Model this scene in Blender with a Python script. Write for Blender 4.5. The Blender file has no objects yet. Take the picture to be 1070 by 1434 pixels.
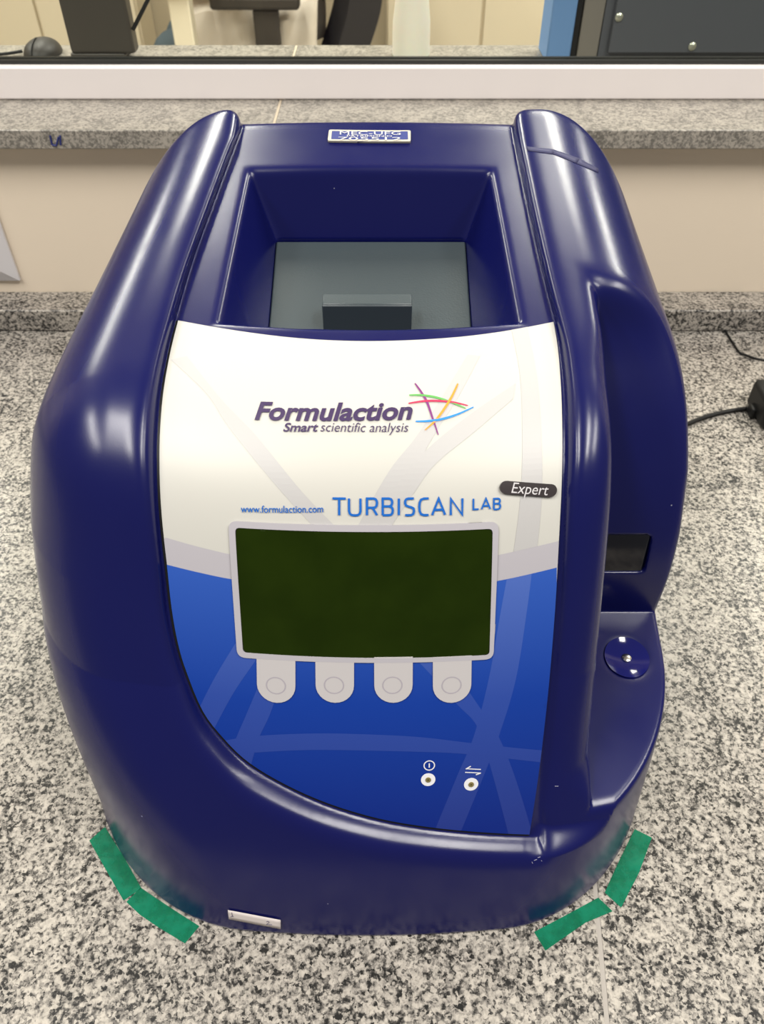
import bpy, bmesh, math, random
import numpy as np
from mathutils import Vector, Matrix
from mathutils.geometry import delaunay_2d_cdt

# ------------------------------------------------------------------ camera, world, lights, exposure
S = bpy.context.scene
COL = S.collection
TH = math.radians(44.7); HC = .45; FP = 1078.0
CT, ST = math.cos(TH), math.sin(TH)
cd = bpy.data.cameras.new('camera'); cam = bpy.data.objects.new('camera', cd); COL.objects.link(cam)
cam.location = (0, 0, HC); cam.rotation_euler = (math.pi/2 - TH, 0, 0)
cd.sensor_fit = 'VERTICAL'; cd.sensor_height = 34.6; cd.lens = 34.6*FP/1434; cd.clip_start = .01
cd.dof.use_dof = True; cd.dof.focus_distance = .40; cd.dof.aperture_fstop = 18
S.camera = cam
S.view_settings.view_transform = 'Standard'; S.view_settings.look = 'None'
S.view_settings.gamma = 1; S.view_settings.use_curve_mapping = False
S.view_settings.exposure = -.20
w = bpy.data.worlds.new('room_light'); S.world = w; w.use_nodes = True
w.node_tree.nodes['Background'].inputs[0].default_value = (1.0, .95, .87, 1)
w.node_tree.nodes['Background'].inputs[1].default_value = .19

def area(name, loc, sx, sy, power, col=(1, .95, .86), aim=None):
    d = bpy.data.lights.new(name, 'AREA'); d.shape = 'RECTANGLE'; d.size = sx; d.size_y = sy
    d.energy = power; d.color = col
    o = bpy.data.objects.new(name, d); COL.objects.link(o); o.location = loc
    if aim is not None:
        o.rotation_euler = (Vector(aim)-Vector(loc)).to_track_quat('-Z', 'Y').to_euler()
    return o
LC = (1, .965, .90)
for lx, ly, pw in ((-.70, -.28, 24), (.70, -.28, 24), (-1.5, -.15, 22), (1.5, -.15, 22)):
    area('ceiling_lamp', (lx, ly, 1.75), .19, .95, pw, LC)
for lx, pw in ((-1.75, 40), (-.62, 42), (.62, 42), (1.75, 40)):
    area('back_room_lamp', (lx, 1.80, 1.75), .20, 1.2, pw, (1, .95, .84))

# ------------------------------------------------------------------ helpers
def uv(px, py): return (px-535)/FP, (717-py)/FP
def ray_at(px, py, d):
    u, t = uv(px, py); return (u*d, d*(CT+t*ST), HC+d*(-ST+t*CT))
def on_z(px, py, z):
    u, t = uv(px, py); return ray_at(px, py, (HC-z)/(ST-t*CT))
def on_y(px, py, Y):
    u, t = uv(px, py); return ray_at(px, py, Y/(CT+t*ST))

def tag(o, label=None, cat=None, group=None, kind=None):
    if label: o['label'] = label
    if cat: o['category'] = cat
    if group: o['group'] = group
    if kind: o['kind'] = kind
    return o
def empty(name, loc, label, cat, group=None):
    o = bpy.data.objects.new(name, None); COL.objects.link(o); o.location = loc
    o.empty_display_size = .02
    return tag(o, label, cat, group)
def link(name, me, mt=None, parent=None):
    o = bpy.data.objects.new(name, me); COL.objects.link(o)
    if mt: me.materials.append(mt)
    if parent is not None:
        o.parent = parent
        p = Vector((0, 0, 0)); q = parent
        while q is not None: p += Vector(q.location); q = q.parent
        o.location = -p if o.parent.type == 'EMPTY' else (0, 0, 0)
    return o
def bmobj(name, bm, mt, parent=None, smooth=True, bevel=0, seg=2):
    bmesh.ops.recalc_face_normals(bm, faces=bm.faces[:])
    me = bpy.data.meshes.new(name); bm.to_mesh(me); bm.free()
    if smooth:
        for p in me.polygons: p.use_smooth = True
        me.set_sharp_from_angle(angle=math.radians(35))
    o = link(name, me, mt, parent)
    if bevel:
        m = o.modifiers.new('b', 'BEVEL'); m.width = bevel; m.segments = seg; m.limit_method = 'ANGLE'
        m.angle_limit = math.radians(35)
    return o
def box(bm, x0, x1, y0, y1, z0, z1):
    r = bmesh.ops.create_cube(bm, size=1)
    for v in r['verts']:
        v.co = Vector(((x0+x1)/2+v.co.x*(x1-x0), (y0+y1)/2+v.co.y*(y1-y0), (z0+z1)/2+v.co.z*(z1-z0)))
    return r['verts']
def boxo(name, b, mt, parent=None, bevel=0, **k):
    bm = bmesh.new(); box(bm, *b); return bmobj(name, bm, mt, parent, bevel=bevel, **k)
def lathe(bm, prof, cx=0, cy=0, n=32, zs=0):
    rings = []
    for r, z in prof:
        if r < 1e-6: rings.append([bm.verts.new((cx, cy, z+zs))])
        else: rings.append([bm.verts.new((cx+r*math.cos(a*2*math.pi/n), cy+r*math.sin(a*2*math.pi/n), z+zs)) for a in range(n)])
    for A, B in zip(rings, rings[1:]):
        for i in range(n):
            j = (i+1) % n
            if len(A) == 1 and len(B) == 1: continue
            if len(A) == 1: bm.faces.new((A[0], B[i], B[j]))
            elif len(B) == 1: bm.faces.new((A[i], B[0], A[j]))
            else: bm.faces.new((A[i], B[i], B[j], A[j]))
def catmull(pts, n=8, closed=False):
    P = [np.array(p, float) for p in pts]; out = []
    N = len(P)
    for i in range(N if closed else N-1):
        if closed: a, b, c, d = P[i-1], P[i], P[(i+1) % N], P[(i+2) % N]
        else: a, b, c, d = P[max(i-1, 0)], P[i], P[i+1], P[min(i+2, N-1)]
        for k in range(n):
            t = k/n
            out.append(.5*((2*b)+(c-a)*t+(2*a-5*b+4*c-d)*t*t+(3*b-a-3*c+d)*t**3))
    if not closed: out.append(P[-1])
    return [tuple(p) for p in out]
def tube(bm, pts, r, n=12):
    pts = [Vector(p) for p in pts]; rings = []
    up = Vector((0, 0, 1))
    rr = r if isinstance(r, (list, tuple)) else [r]*len(pts)
    for i, p in enumerate(pts):
        d = (pts[min(i+1, len(pts)-1)]-pts[max(i-1, 0)]).normalized()
        u = up if abs(d.z) < .9 else Vector((0, 1, 0))
        a = d.cross(u).normalized(); b = a.cross(d).normalized()
        rings.append([bm.verts.new(p+(a*math.cos(2*math.pi*k/n)+b*math.sin(2*math.pi*k/n))*rr[i]) for k in range(n)])
    for A, B in zip(rings, rings[1:]):
        for k in range(n): bm.faces.new((A[k], A[(k+1) % n], B[(k+1) % n], B[k]))
    bm.faces.new(rings[0]); bm.faces.new(rings[-1])

# ------------------------------------------------------------------ materials
def mat(name, col, rough=.5, metal=0, spec=.5, **k):
    m = bpy.data.materials.new(name); m.use_nodes = True
    p = m.node_tree.nodes['Principled BSDF']
    p.inputs['Base Color'].default_value = (*col, 1); p.inputs['Roughness'].default_value = rough
    p.inputs['Metallic'].default_value = metal; p.inputs['Specular IOR Level'].default_value = spec
    for a, b in k.items(): p.inputs[a.replace('_', ' ')].default_value = b
    return m
def nd(m, typ, **k):
    n = m.node_tree.nodes.new(typ)
    for a, b in k.items():
        if a.startswith('i_'): n.inputs[a[2:].replace('_', ' ')].default_value = b
        else: setattr(n, a, b)
    return n
def lk(m, a, b): m.node_tree.links.new(a, b)
def bump(m, scale, strength, dist=.001, detail=2):
    p = m.node_tree.nodes['Principled BSDF']
    tc = nd(m, 'ShaderNodeTexCoord'); n = nd(m, 'ShaderNodeTexNoise', i_Scale=scale, i_Detail=detail)
    b = nd(m, 'ShaderNodeBump', i_Strength=strength, i_Distance=dist)
    lk(m, tc.outputs['Object'], n.inputs['Vector']); lk(m, n.outputs['Fac'], b.inputs['Height'])
    lk(m, b.outputs['Normal'], p.inputs['Normal']); return n
def noisecol(m, c1, c2, scale, detail=3, lo=.35, hi=.65):
    p = m.node_tree.nodes['Principled BSDF']
    tc = nd(m, 'ShaderNodeTexCoord'); n = nd(m, 'ShaderNodeTexNoise', i_Scale=scale, i_Detail=detail)
    r = nd(m, 'ShaderNodeValToRGB'); e = r.color_ramp.elements
    e[0].position = lo; e[0].color = (*c1, 1); e[1].position = hi; e[1].color = (*c2, 1)
    lk(m, tc.outputs['Object'], n.inputs['Vector']); lk(m, n.outputs['Fac'], r.inputs['Fac'])
    lk(m, r.outputs['Color'], p.inputs['Base Color']); return r

M = {}
M['navy'] = mat('navy_satin_plastic', (.0036, .0052, .074), .30, spec=.5)
def navy_detail(m):
    p = m.node_tree.nodes['Principled BSDF']
    tc = nd(m, 'ShaderNodeTexCoord')
    n = nd(m, 'ShaderNodeTexNoise', i_Scale=1500, i_Detail=1)
    b = nd(m, 'ShaderNodeBump', i_Strength=.06, i_Distance=.0002)
    lk(m, tc.outputs['Object'], n.inputs['Vector']); lk(m, n.outputs['Fac'], b.inputs['Height'])
    lk(m, b.outputs['Normal'], p.inputs['Normal'])
    # dust specks
    v = nd(m, 'ShaderNodeTexVoronoi', i_Scale=75.0); lk(m, tc.outputs['Object'], v.inputs['Vector'])
    r = nd(m, 'ShaderNodeValToRGB'); e = r.color_ramp.elements
    e[0].position = .022; e[0].color = (1, 1, 1, 1); e[1].position = .04; e[1].color = (0, 0, 0, 1)
    lk(m, v.outputs['Distance'], r.inputs['Fac'])
    sp = nd(m, 'ShaderNodeSeparateColor'); lk(m, v.outputs['Color'], sp.inputs[0])
    g = nd(m, 'ShaderNodeMath', operation='GREATER_THAN'); g.inputs[1].default_value = .86
    lk(m, sp.outputs[0], g.inputs[0])
    mu = nd(m, 'ShaderNodeMath', operation='MULTIPLY'); lk(m, g.outputs[0], mu.inputs[0]); lk(m, r.outputs['Color'], mu.inputs[1])
    mu2 = nd(m, 'ShaderNodeMath', operation='MULTIPLY'); mu2.inputs[1].default_value = .5; lk(m, mu.outputs[0], mu2.inputs[0])
    mx = nd(m, 'ShaderNodeMix', data_type='RGBA'); mx.inputs['A'].default_value = p.inputs['Base Color'].default_value
    mx.inputs['B'].default_value = (.5, .5, .6, 1); lk(m, mu2.outputs[0], mx.inputs['Factor'])
    lk(m, mx.outputs['Result'], p.inputs['Base Color'])
    n2 = nd(m, 'ShaderNodeTexNoise', i_Scale=30, i_Detail=5); lk(m, tc.outputs['Object'], n2.inputs['Vector'])
    mr = nd(m, 'ShaderNodeMapRange'); mr.inputs[1].default_value = .3; mr.inputs[2].default_value = .7
    mr.inputs[3].default_value = .215; mr.inputs[4].default_value = .27
    lk(m, n2.outputs['Fac'], mr.inputs[0]); lk(m, mr.outputs[0], p.inputs['Roughness'])
navy_detail(M['navy'])

def granite(name, light=(.43, .395, .35), rough=.28, off=0, soft=0):
    m = mat(name, light, rough, spec=.5)
    p = m.node_tree.nodes['Principled BSDF']
    tc = nd(m, 'ShaderNodeTexCoord')
    mp = nd(m, 'ShaderNodeMapping'); mp.inputs['Location'].default_value = (off, off*.7, off*.3)
    lk(m, tc.outputs['Object'], mp.inputs['Vector'])
    nw = nd(m, 'ShaderNodeTexNoise', i_Scale=420, i_Detail=2); lk(m, mp.outputs[0], nw.inputs['Vector'])
    ad = nd(m, 'ShaderNodeVectorMath', operation='MULTIPLY_ADD')
    ad.inputs[1].default_value = (.0036, .0036, .0036); lk(m, nw.outputs['Color'], ad.inputs[0]); lk(m, mp.outputs[0], ad.inputs[2])
    v = nd(m, 'ShaderNodeTexVoronoi', i_Scale=620.0); lk(m, ad.outputs[0], v.inputs['Vector'])
    sp = nd(m, 'ShaderNodeSeparateColor'); lk(m, v.outputs['Color'], sp.inputs[0])
    n1 = nd(m, 'ShaderNodeTexNoise', i_Scale=265, i_Detail=4); n1.inputs['Roughness'].default_value = .65
    lk(m, mp.outputs[0], n1.inputs['Vector'])
    a = nd(m, 'ShaderNodeMath', operation='MULTIPLY'); a.inputs[1].default_value = .45; lk(m, sp.outputs[0], a.inputs[0])
    b = nd(m, 'ShaderNodeMath', operation='MULTIPLY_ADD'); b.inputs[1].default_value = 1.5
    lk(m, n1.outputs['Fac'], b.inputs[0]); lk(m, a.outputs[0], b.inputs[2])
    n2 = nd(m, 'ShaderNodeTexNoise', i_Scale=48, i_Detail=2); lk(m, mp.outputs[0], n2.inputs['Vector'])
    c = nd(m, 'ShaderNodeMath', operation='MULTIPLY_ADD'); c.inputs[1].default_value = .55
    lk(m, n2.outputs['Fac'], c.inputs[0]); lk(m, b.outputs[0], c.inputs[2])
    d = nd(m, 'ShaderNodeMath', operation='MULTIPLY'); d.inputs[1].default_value = .5; lk(m, c.outputs[0], d.inputs[0])
    r = nd(m, 'ShaderNodeValToRGB'); cr = r.color_ramp
    st = [(.495, (.012, .0115, .011)), (.535, (.055, .051, .047)), (.575, (.145, .133, .12)), (.625, (.265, .245, .22)),
          (.675, tuple(x*.86 for x in light)), (.80, tuple(x*1.15 for x in light))]
    st = [(q_, tuple(c_*(1-soft)+.26*k_*soft for c_, k_ in zip(cc_, (1.06, .98, .85)))) for q_, cc_ in st]
    e = cr.elements; e[0].position, e[0].color = st[0][0], (*st[0][1], 1); e[1].position, e[1].color = st[-1][0], (*st[-1][1], 1)
    for q, cc in st[1:-1]:
        x = e.new(q); x.color = (*cc, 1)
    lk(m, d.outputs[0], r.inputs['Fac']); lk(m, r.outputs['Color'], p.inputs['Base Color'])
    return m
M['granite'] = granite('speckled_granite')
M['granite_sill'] = granite('speckled_granite_sill', (.46, .415, .36), .34, 3.1, .5)  # grey haze over the sill mixed into its grain colours, dark grains lifted
M['granite_edge'] = granite('speckled_granite_edge', (.40, .365, .32), .35, 1.7)
M['wall'] = mat('beige_wall_paint', (.80, .69, .555), .55); bump(M['wall'], 60, .05)
M['frame'] = mat('white_painted_metal', (.86, .80, .79), .3)
M['gasket'] = mat('black_rubber', (.02, .02, .018), .5)
M['caulk'] = mat('beige_joint_filler', (.50, .42, .32), .7)
M['joint'] = mat('grey_joint_filler', (.36, .33, .30), .6)
M['white_plastic'] = mat('white_plastic', (.66, .64, .66), .35)
M['black'] = mat('black_plastic', (.008, .008, .008), .45, spec=.3)
M['blackgloss'] = mat('dark_glass', (.006, .007, .012), .06)
M['lid'] = mat('grey_painted_metal', (.047, .063, .072), .34); bump(M['lid'], 900, .25, .0003)
M['tab'] = mat('shaded_grey_painted_metal', (.035, .046, .056), .4)  # lid grey made darker: shade on the tab's front put into its colour
M['green'] = None
def tape_mat(seed):
    m = bpy.data.materials.new('green_cellophane_tape'); m.use_nodes = True
    nt = m.node_tree; nt.nodes.remove(nt.nodes['Principled BSDF']); out = nt.nodes['Material Output']
    tr = nd(m, 'ShaderNodeBsdfTransparent'); tr.inputs[0].default_value = (.04, .62, .36, 1)
    df = nd(m, 'ShaderNodeBsdfDiffuse'); df.inputs[0].default_value = (.012, .29, .17, 1)
    gl = nd(m, 'ShaderNodeBsdfGlossy'); gl.inputs['Roughness'].default_value = .18
    tc = nd(m, 'ShaderNodeTexCoord'); n = nd(m, 'ShaderNodeTexNoise', i_Scale=120, i_Detail=3)
    mp = nd(m, 'ShaderNodeMapping'); mp.inputs['Location'].default_value = (seed, 0, 0)
    lk(m, tc.outputs['Object'], mp.inputs[0]); lk(m, mp.outputs[0], n.inputs['Vector'])
    mr = nd(m, 'ShaderNodeMapRange'); mr.inputs[1].default_value = .35; mr.inputs[2].default_value = .65
    mr.inputs[3].default_value = .34; mr.inputs[4].default_value = .56
    lk(m, n.outputs['Fac'], mr.inputs[0])
    m1 = nd(m, 'ShaderNodeMixShader'); lk(m, mr.outputs[0], m1.inputs[0]); lk(m, tr.outputs[0], m1.inputs[1]); lk(m, df.outputs[0], m1.inputs[2])
    m2 = nd(m, 'ShaderNodeMixShader'); fr = nd(m, 'ShaderNodeFresnel', i_IOR=1.45)
    bp = nd(m, 'ShaderNodeBump', i_Strength=.5, i_Distance=.0008); lk(m, n.outputs['Fac'], bp.inputs['Height'])
    lk(m, bp.outputs[0], gl.inputs['Normal'])
    ge = nd(m, 'ShaderNodeNewGeometry'); mb = nd(m, 'ShaderNodeMath', operation='MULTIPLY_ADD'); mb.inputs[1].default_value = -1; mb.inputs[2].default_value = 1
    lk(m, ge.outputs['Backfacing'], mb.inputs[0]); mc = nd(m, 'ShaderNodeMath', operation='MULTIPLY'); lk(m, mb.outputs[0], mc.inputs[0]); lk(m, fr.outputs[0], mc.inputs[1])
    lk(m, mc.outputs[0], m2.inputs[0]); lk(m, m1.outputs[0], m2.inputs[1]); lk(m, gl.outputs[0], m2.inputs[2])
    lk(m, m2.outputs[0], out.inputs[0]); return m
def glass_mat():
    m = bpy.data.materials.new('window_glass'); m.use_nodes = True
    nt = m.node_tree; nt.nodes.remove(nt.nodes['Principled BSDF']); out = nt.nodes['Material Output']
    tr = nd(m, 'ShaderNodeBsdfTransparent'); tr.inputs[0].default_value = (.95, .965, .95, 1)
    gl = nd(m, 'ShaderNodeBsdfGlossy'); gl.inputs['Roughness'].default_value = .02
    fr = nd(m, 'ShaderNodeFresnel', i_IOR=1.5); mx = nd(m, 'ShaderNodeMixShader')
    ge = nd(m, 'ShaderNodeNewGeometry'); inv = nd(m, 'ShaderNodeMath', operation='SUBTRACT'); inv.inputs[0].default_value = 1
    lk(m, ge.outputs['Backfacing'], inv.inputs[1]); mu = nd(m, 'ShaderNodeMath', operation='MULTIPLY')
    lk(m, fr.outputs[0], mu.inputs[0]); lk(m, inv.outputs[0], mu.inputs[1])   # the far face of the pane would otherwise reflect totally
    lk(m, mu.outputs[0], mx.inputs[0]); lk(m, tr.outputs[0], mx.inputs[1]); lk(m, gl.outputs[0], mx.inputs[2])
    lk(m, mx.outputs[0], out.inputs[0]); return m
M['glass'] = glass_mat()

# ------------------------------------------------------------------ the setting
YW, YC = .775, .734
M['cabinet'] = mat('cream_laminate', (.80, .71, .54), .5)
bm = bmesh.new(); box(bm, -2.2, 2.2, YW, 1.04, -.9, .1825); tag(bmobj('wall_back', bm, M['wall'], smooth=False), kind='structure')
boxo('wall_side', (-2.4, -1.6, .80, 1.04, .20, 1.9), M['wall'], smooth=False)['kind'] = 'structure'
boxo('wall_right', (1.6, 2.4, .80, 1.04, .20, 1.9), M['wall'], smooth=False)['kind'] = 'structure'
boxo('wall_upper', (-1.6, 1.6, .80, 1.04, 1.3, 1.9), M['wall'], smooth=False)['kind'] = 'structure'
bpy.data.objects['wall_side'].name = 'wall_left'
boxo('wall_far', (-3.2, 3.2, 4.25, 4.35, -.9, 1.9), mat('cream_back_room_paint', (.52, .45, .33), .6), smooth=False)['kind'] = 'structure'
bp_ = mat('cream_side_paint', (.52, .45, .33), .6)
boxo('wall_far_side', (-3.3, -3.2, 1.05, 4.35, -.9, 1.9), bp_, smooth=False)['kind'] = 'structure'; bpy.data.objects['wall_far_side'].name = 'wall_far_left'
boxo('wall_far_right', (3.2, 3.3, 1.05, 4.35, -.9, 1.9), bp_, smooth=False)['kind'] = 'structure'
boxo('floor', (-3.2, 3.2, -1.6, 4.35, -.95, -.9), mat('pale_vinyl_floor', (.42, .39, .34), .4), smooth=False)['kind'] = 'structure'
# granite upstand along the wall
o = boxo('trim_1', (-2.2, 2.2, YC, YW, 0.0005, .0256), M['granite_edge'], bevel=.0015); o['kind'] = 'structure'; o['label'] = 'low grey granite upstand between counter and beige wall'
# granite window sill in two slabs
xs = -.102
sill = boxo('trim_2', (xs-.0012, xs+.0012, .7556, 1.045, .183, .1996), M['caulk'], smooth=False); sill['kind'] = 'structure'
sill['label'] = 'beige filler line with two granite sill slabs'
for a, b in ((-2.2, xs-.0012), (xs+.0012, 2.2)):
    boxo('sill_slab', (a, b, .755, 1.045, .183, .2), M['granite_sill'], sill, bevel=.001)
ink = mat('blue_ink', (.02, .03, .16), .5)
bm = bmesh.new()
for (x0, y0, x1, y1) in ((70, 190, 73, 203), (73, 203, 79, 204), (79, 204, 82, 192), (84, 190, 85, 203)):
    a = Vector(on_y(x0, y0, .7545)); b = Vector(on_y(x1, y1, .7545)); tube(bm, [a, b], .0009, 6)
bmobj('ink_mark', bm, ink, sill)
# window
win = boxo('window_1', (-1.6, 1.6, .841, .875, .2, .2300), M['frame'], bevel=.002); win['kind'] = 'structure'
boxo('frame_jamb', (-1.6, -1.56, .841, .875, .23, 1.3), M['frame'], win, bevel=.002)
boxo('frame_jamb', (1.56, 1.6, .841, .875, .23, 1.3), M['frame'], win, bevel=.002)
boxo('frame_head', (-1.56, 1.56, .841, .875, 1.26, 1.3), M['frame'], win, bevel=.002)
boxo('gasket', (-1.56, 1.56, .849, .8535, .2302, .2335), M['gasket'], win, smooth=False)
boxo('gasket', (-1.56, 1.56, .8595, .864, .2302, .2335), M['gasket'], win, smooth=False)
boxo('window_pane', (-1.56, 1.56, .8540, .8590, .2303, 1.259), M['glass'], win, smooth=False)

# counter slabs with a filled joint
def cjoint(Y): return .1185-(.155-Y)*.105
def slab(name, pts, label, mt):
    bm = bmesh.new(); b = [bm.verts.new((x, y, -.02)) for x, y in pts]; t = [bm.verts.new((x, y, 0)) for x, y in pts]
    bm.faces.new(t); bm.faces.new(b[::-1])
    n = len(pts)
    for i in range(n): bm.faces.new((b[i], b[(i+1) % n], t[(i+1) % n], t[i]))
    o = bmobj(name, bm, mt, smooth=False); tag(o, label, 'countertop'); return o
y0, y1 = .02, YW-.001; g = .0013
slab('granite_countertop', [(-2.2, y0), (cjoint(y0)-g, y0), (cjoint(y1)-g, y1), (-2.2, y1)], 'speckled grey granite counter slab left of the filled joint, under the blue instrument', M['granite'])
slab('granite_countertop', [(cjoint(y0)+g, y0), (2.2, y0), (2.2, y1), (cjoint(y1)+g, y1)], 'speckled grey granite counter slab right of the filled joint, under the black cable', M['granite'])
bm = bmesh.new(); vs = [bm.verts.new(p) for p in ((cjoint(y0)-g, y0, -.0003), (cjoint(y0)+g, y0, -.0003), (cjoint(y1)+g, y1, -.0003), (cjoint(y1)-g, y1, -.0003))]
lo = [bm.verts.new(v.co-Vector((0, 0, .018))) for v in vs]
bm.faces.new(vs); bm.faces.new(lo[::-1])
for i in range(4): bm.faces.new((lo[i], lo[(i+1) % 4], vs[(i+1) % 4], vs[i]))
tag(bmobj('trim_3', bm, M['joint'], smooth=False), kind='structure')
# cupboard base carrying the counter
boxo('wall_under_counter', (-2.2, 2.2, .08, YW-.002, -.9, -.0205), M['cabinet'], smooth=False)['kind'] = 'structure'
bpy.data.objects['wall_under_counter'].name = 'wall_lower'

# ------------------------------------------------------------------ the instrument: implicit moulded shell
def smax(a, b, k):
    h = np.maximum(k-np.abs(a-b), 0)/k
    return np.maximum(a, b)+h*h*h*k/6
def smin(a, b, k): return -smax(-a, -b, k)
def sstep(a, b, x):
    t = np.clip((x-a)/(b-a), 0, 1); return t*t*(3-2*t)
CX = -.005
def bow_face(X): return .7*(X+.006)**2
def face0(Y, z):
    fr = (.2355+.57*(z-.185)-Y)*.869
    tp = (z-(.2473+.33*(Y-.33)))*.950
    return smax(fr, tp, .042)
def face(X, Y, z): return face0(Y-bow_face(X), z)
def unp(px, py, fn=face, off=0.):
    u, t = uv(px, py); a, b = .2, .62
    dY = CT+t*ST; dZ = -ST+t*CT
    for _ in range(36):
        m = (a+b)/2
        if fn(u*m, dY*m, HC+dZ*m) > off: a = m
        else: b = m
    return u*m, dY*m, HC+dZ*m

LEFT = [(340, 187), (332, 205), (297, 300), (272, 370), (249, 450), (239, 490), (229, 545), (224, 600), (223, 650), (226, 720), (233, 790), (239, 850), (249, 900),
        (261, 940), (284, 995), (314, 1035), (349, 1068), (399, 1098), (459, 1125), (530, 1146), (600, 1158), (670, 1165), (742, 1168)]
lc = [unp(*p) for p in LEFT]
lcurve = [(X, z) for X, Y, z in lc]
# outward by about 1.2 mm
def offset_open(pts, d):
    P = np.array(catmull(pts, 4)); T = np.gradient(P, axis=0); T /= np.linalg.norm(T, axis=1)[:, None]
    return P+np.stack([T[:, 1], -T[:, 0]], 1)*d
oc = offset_open(lcurve, .0014)
RIGHTW = [(751, 1140), (759, 1080), (770, 970), (780, 850), (785, 760), (788.5, 680), (790, 600), (788, 540), (783, 490), (776.5, 452), (757, 375), (738, 290), (724, 220), (717, 185)]
rc = [(X+.0006, z) for X, Y, z in (unp(*p) for p in RIGHTW)]
WIN = [(oc[0][0]+.0008, .42), (oc[0][0]+.0008, .305)]+[tuple(p) for p in oc]+[(.0815, .0512)]+catmull(rc, 4)+[(rc[-1][0]-.001, .305), (rc[-1][0]-.001, .42)]
def poly_sdf(pts, gx, gz):
    P = np.array(pts); Q = np.roll(P, -1, 0)
    d = np.full(gx.shape, 1e9); ins = np.zeros(gx.shape, bool)
    for (ax, az), (bx, bz) in zip(P, Q):
        ex, ez = bx-ax, bz-az; L = ex*ex+ez*ez+1e-18
        t = np.clip(((gx-ax)*ex+(gz-az)*ez)/L, 0, 1)
        d = np.minimum(d, (gx-ax-ex*t)**2+(gz-az-ez*t)**2)
        c = ((az > gz) != (bz > gz))
        with np.errstate(all='ignore'):
            ins ^= c & (gx < ax+(gz-az)*ex/(ez if abs(ez) > 1e-15 else 1e-15))
    d = np.sqrt(d); return np.where(ins, d, -d)
GX0, GZ0, GS = -.20, -.02, .002
gxx, gzz = np.meshgrid(GX0+GS*np.arange(202), GZ0+GS*np.arange(175), indexing='ij')
WG = poly_sdf(WIN, gxx, gzz)
def win_sdf(X, z):
    fx = (X-GX0)/GS; fz = (z-GZ0)/GS
    fx = np.clip(fx, 1.01, 199.9); fz = np.clip(fz, 1.01, 172.9)
    ix = np.round(fx).astype(int); iz = np.round(fz).astype(int); tx = fx-ix; tz = fz-iz
    wx = (.5*(.5-tx)**2, .75-tx*tx, .5*(.5+tx)**2); wz = (.5*(.5-tz)**2, .75-tz*tz, .5*(.5+tz)**2)
    r = 0
    for i in range(3):
        for j in range(3): r = r+wx[i]*wz[j]*WG[ix+i-1, iz+j-1]
    return r

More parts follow.
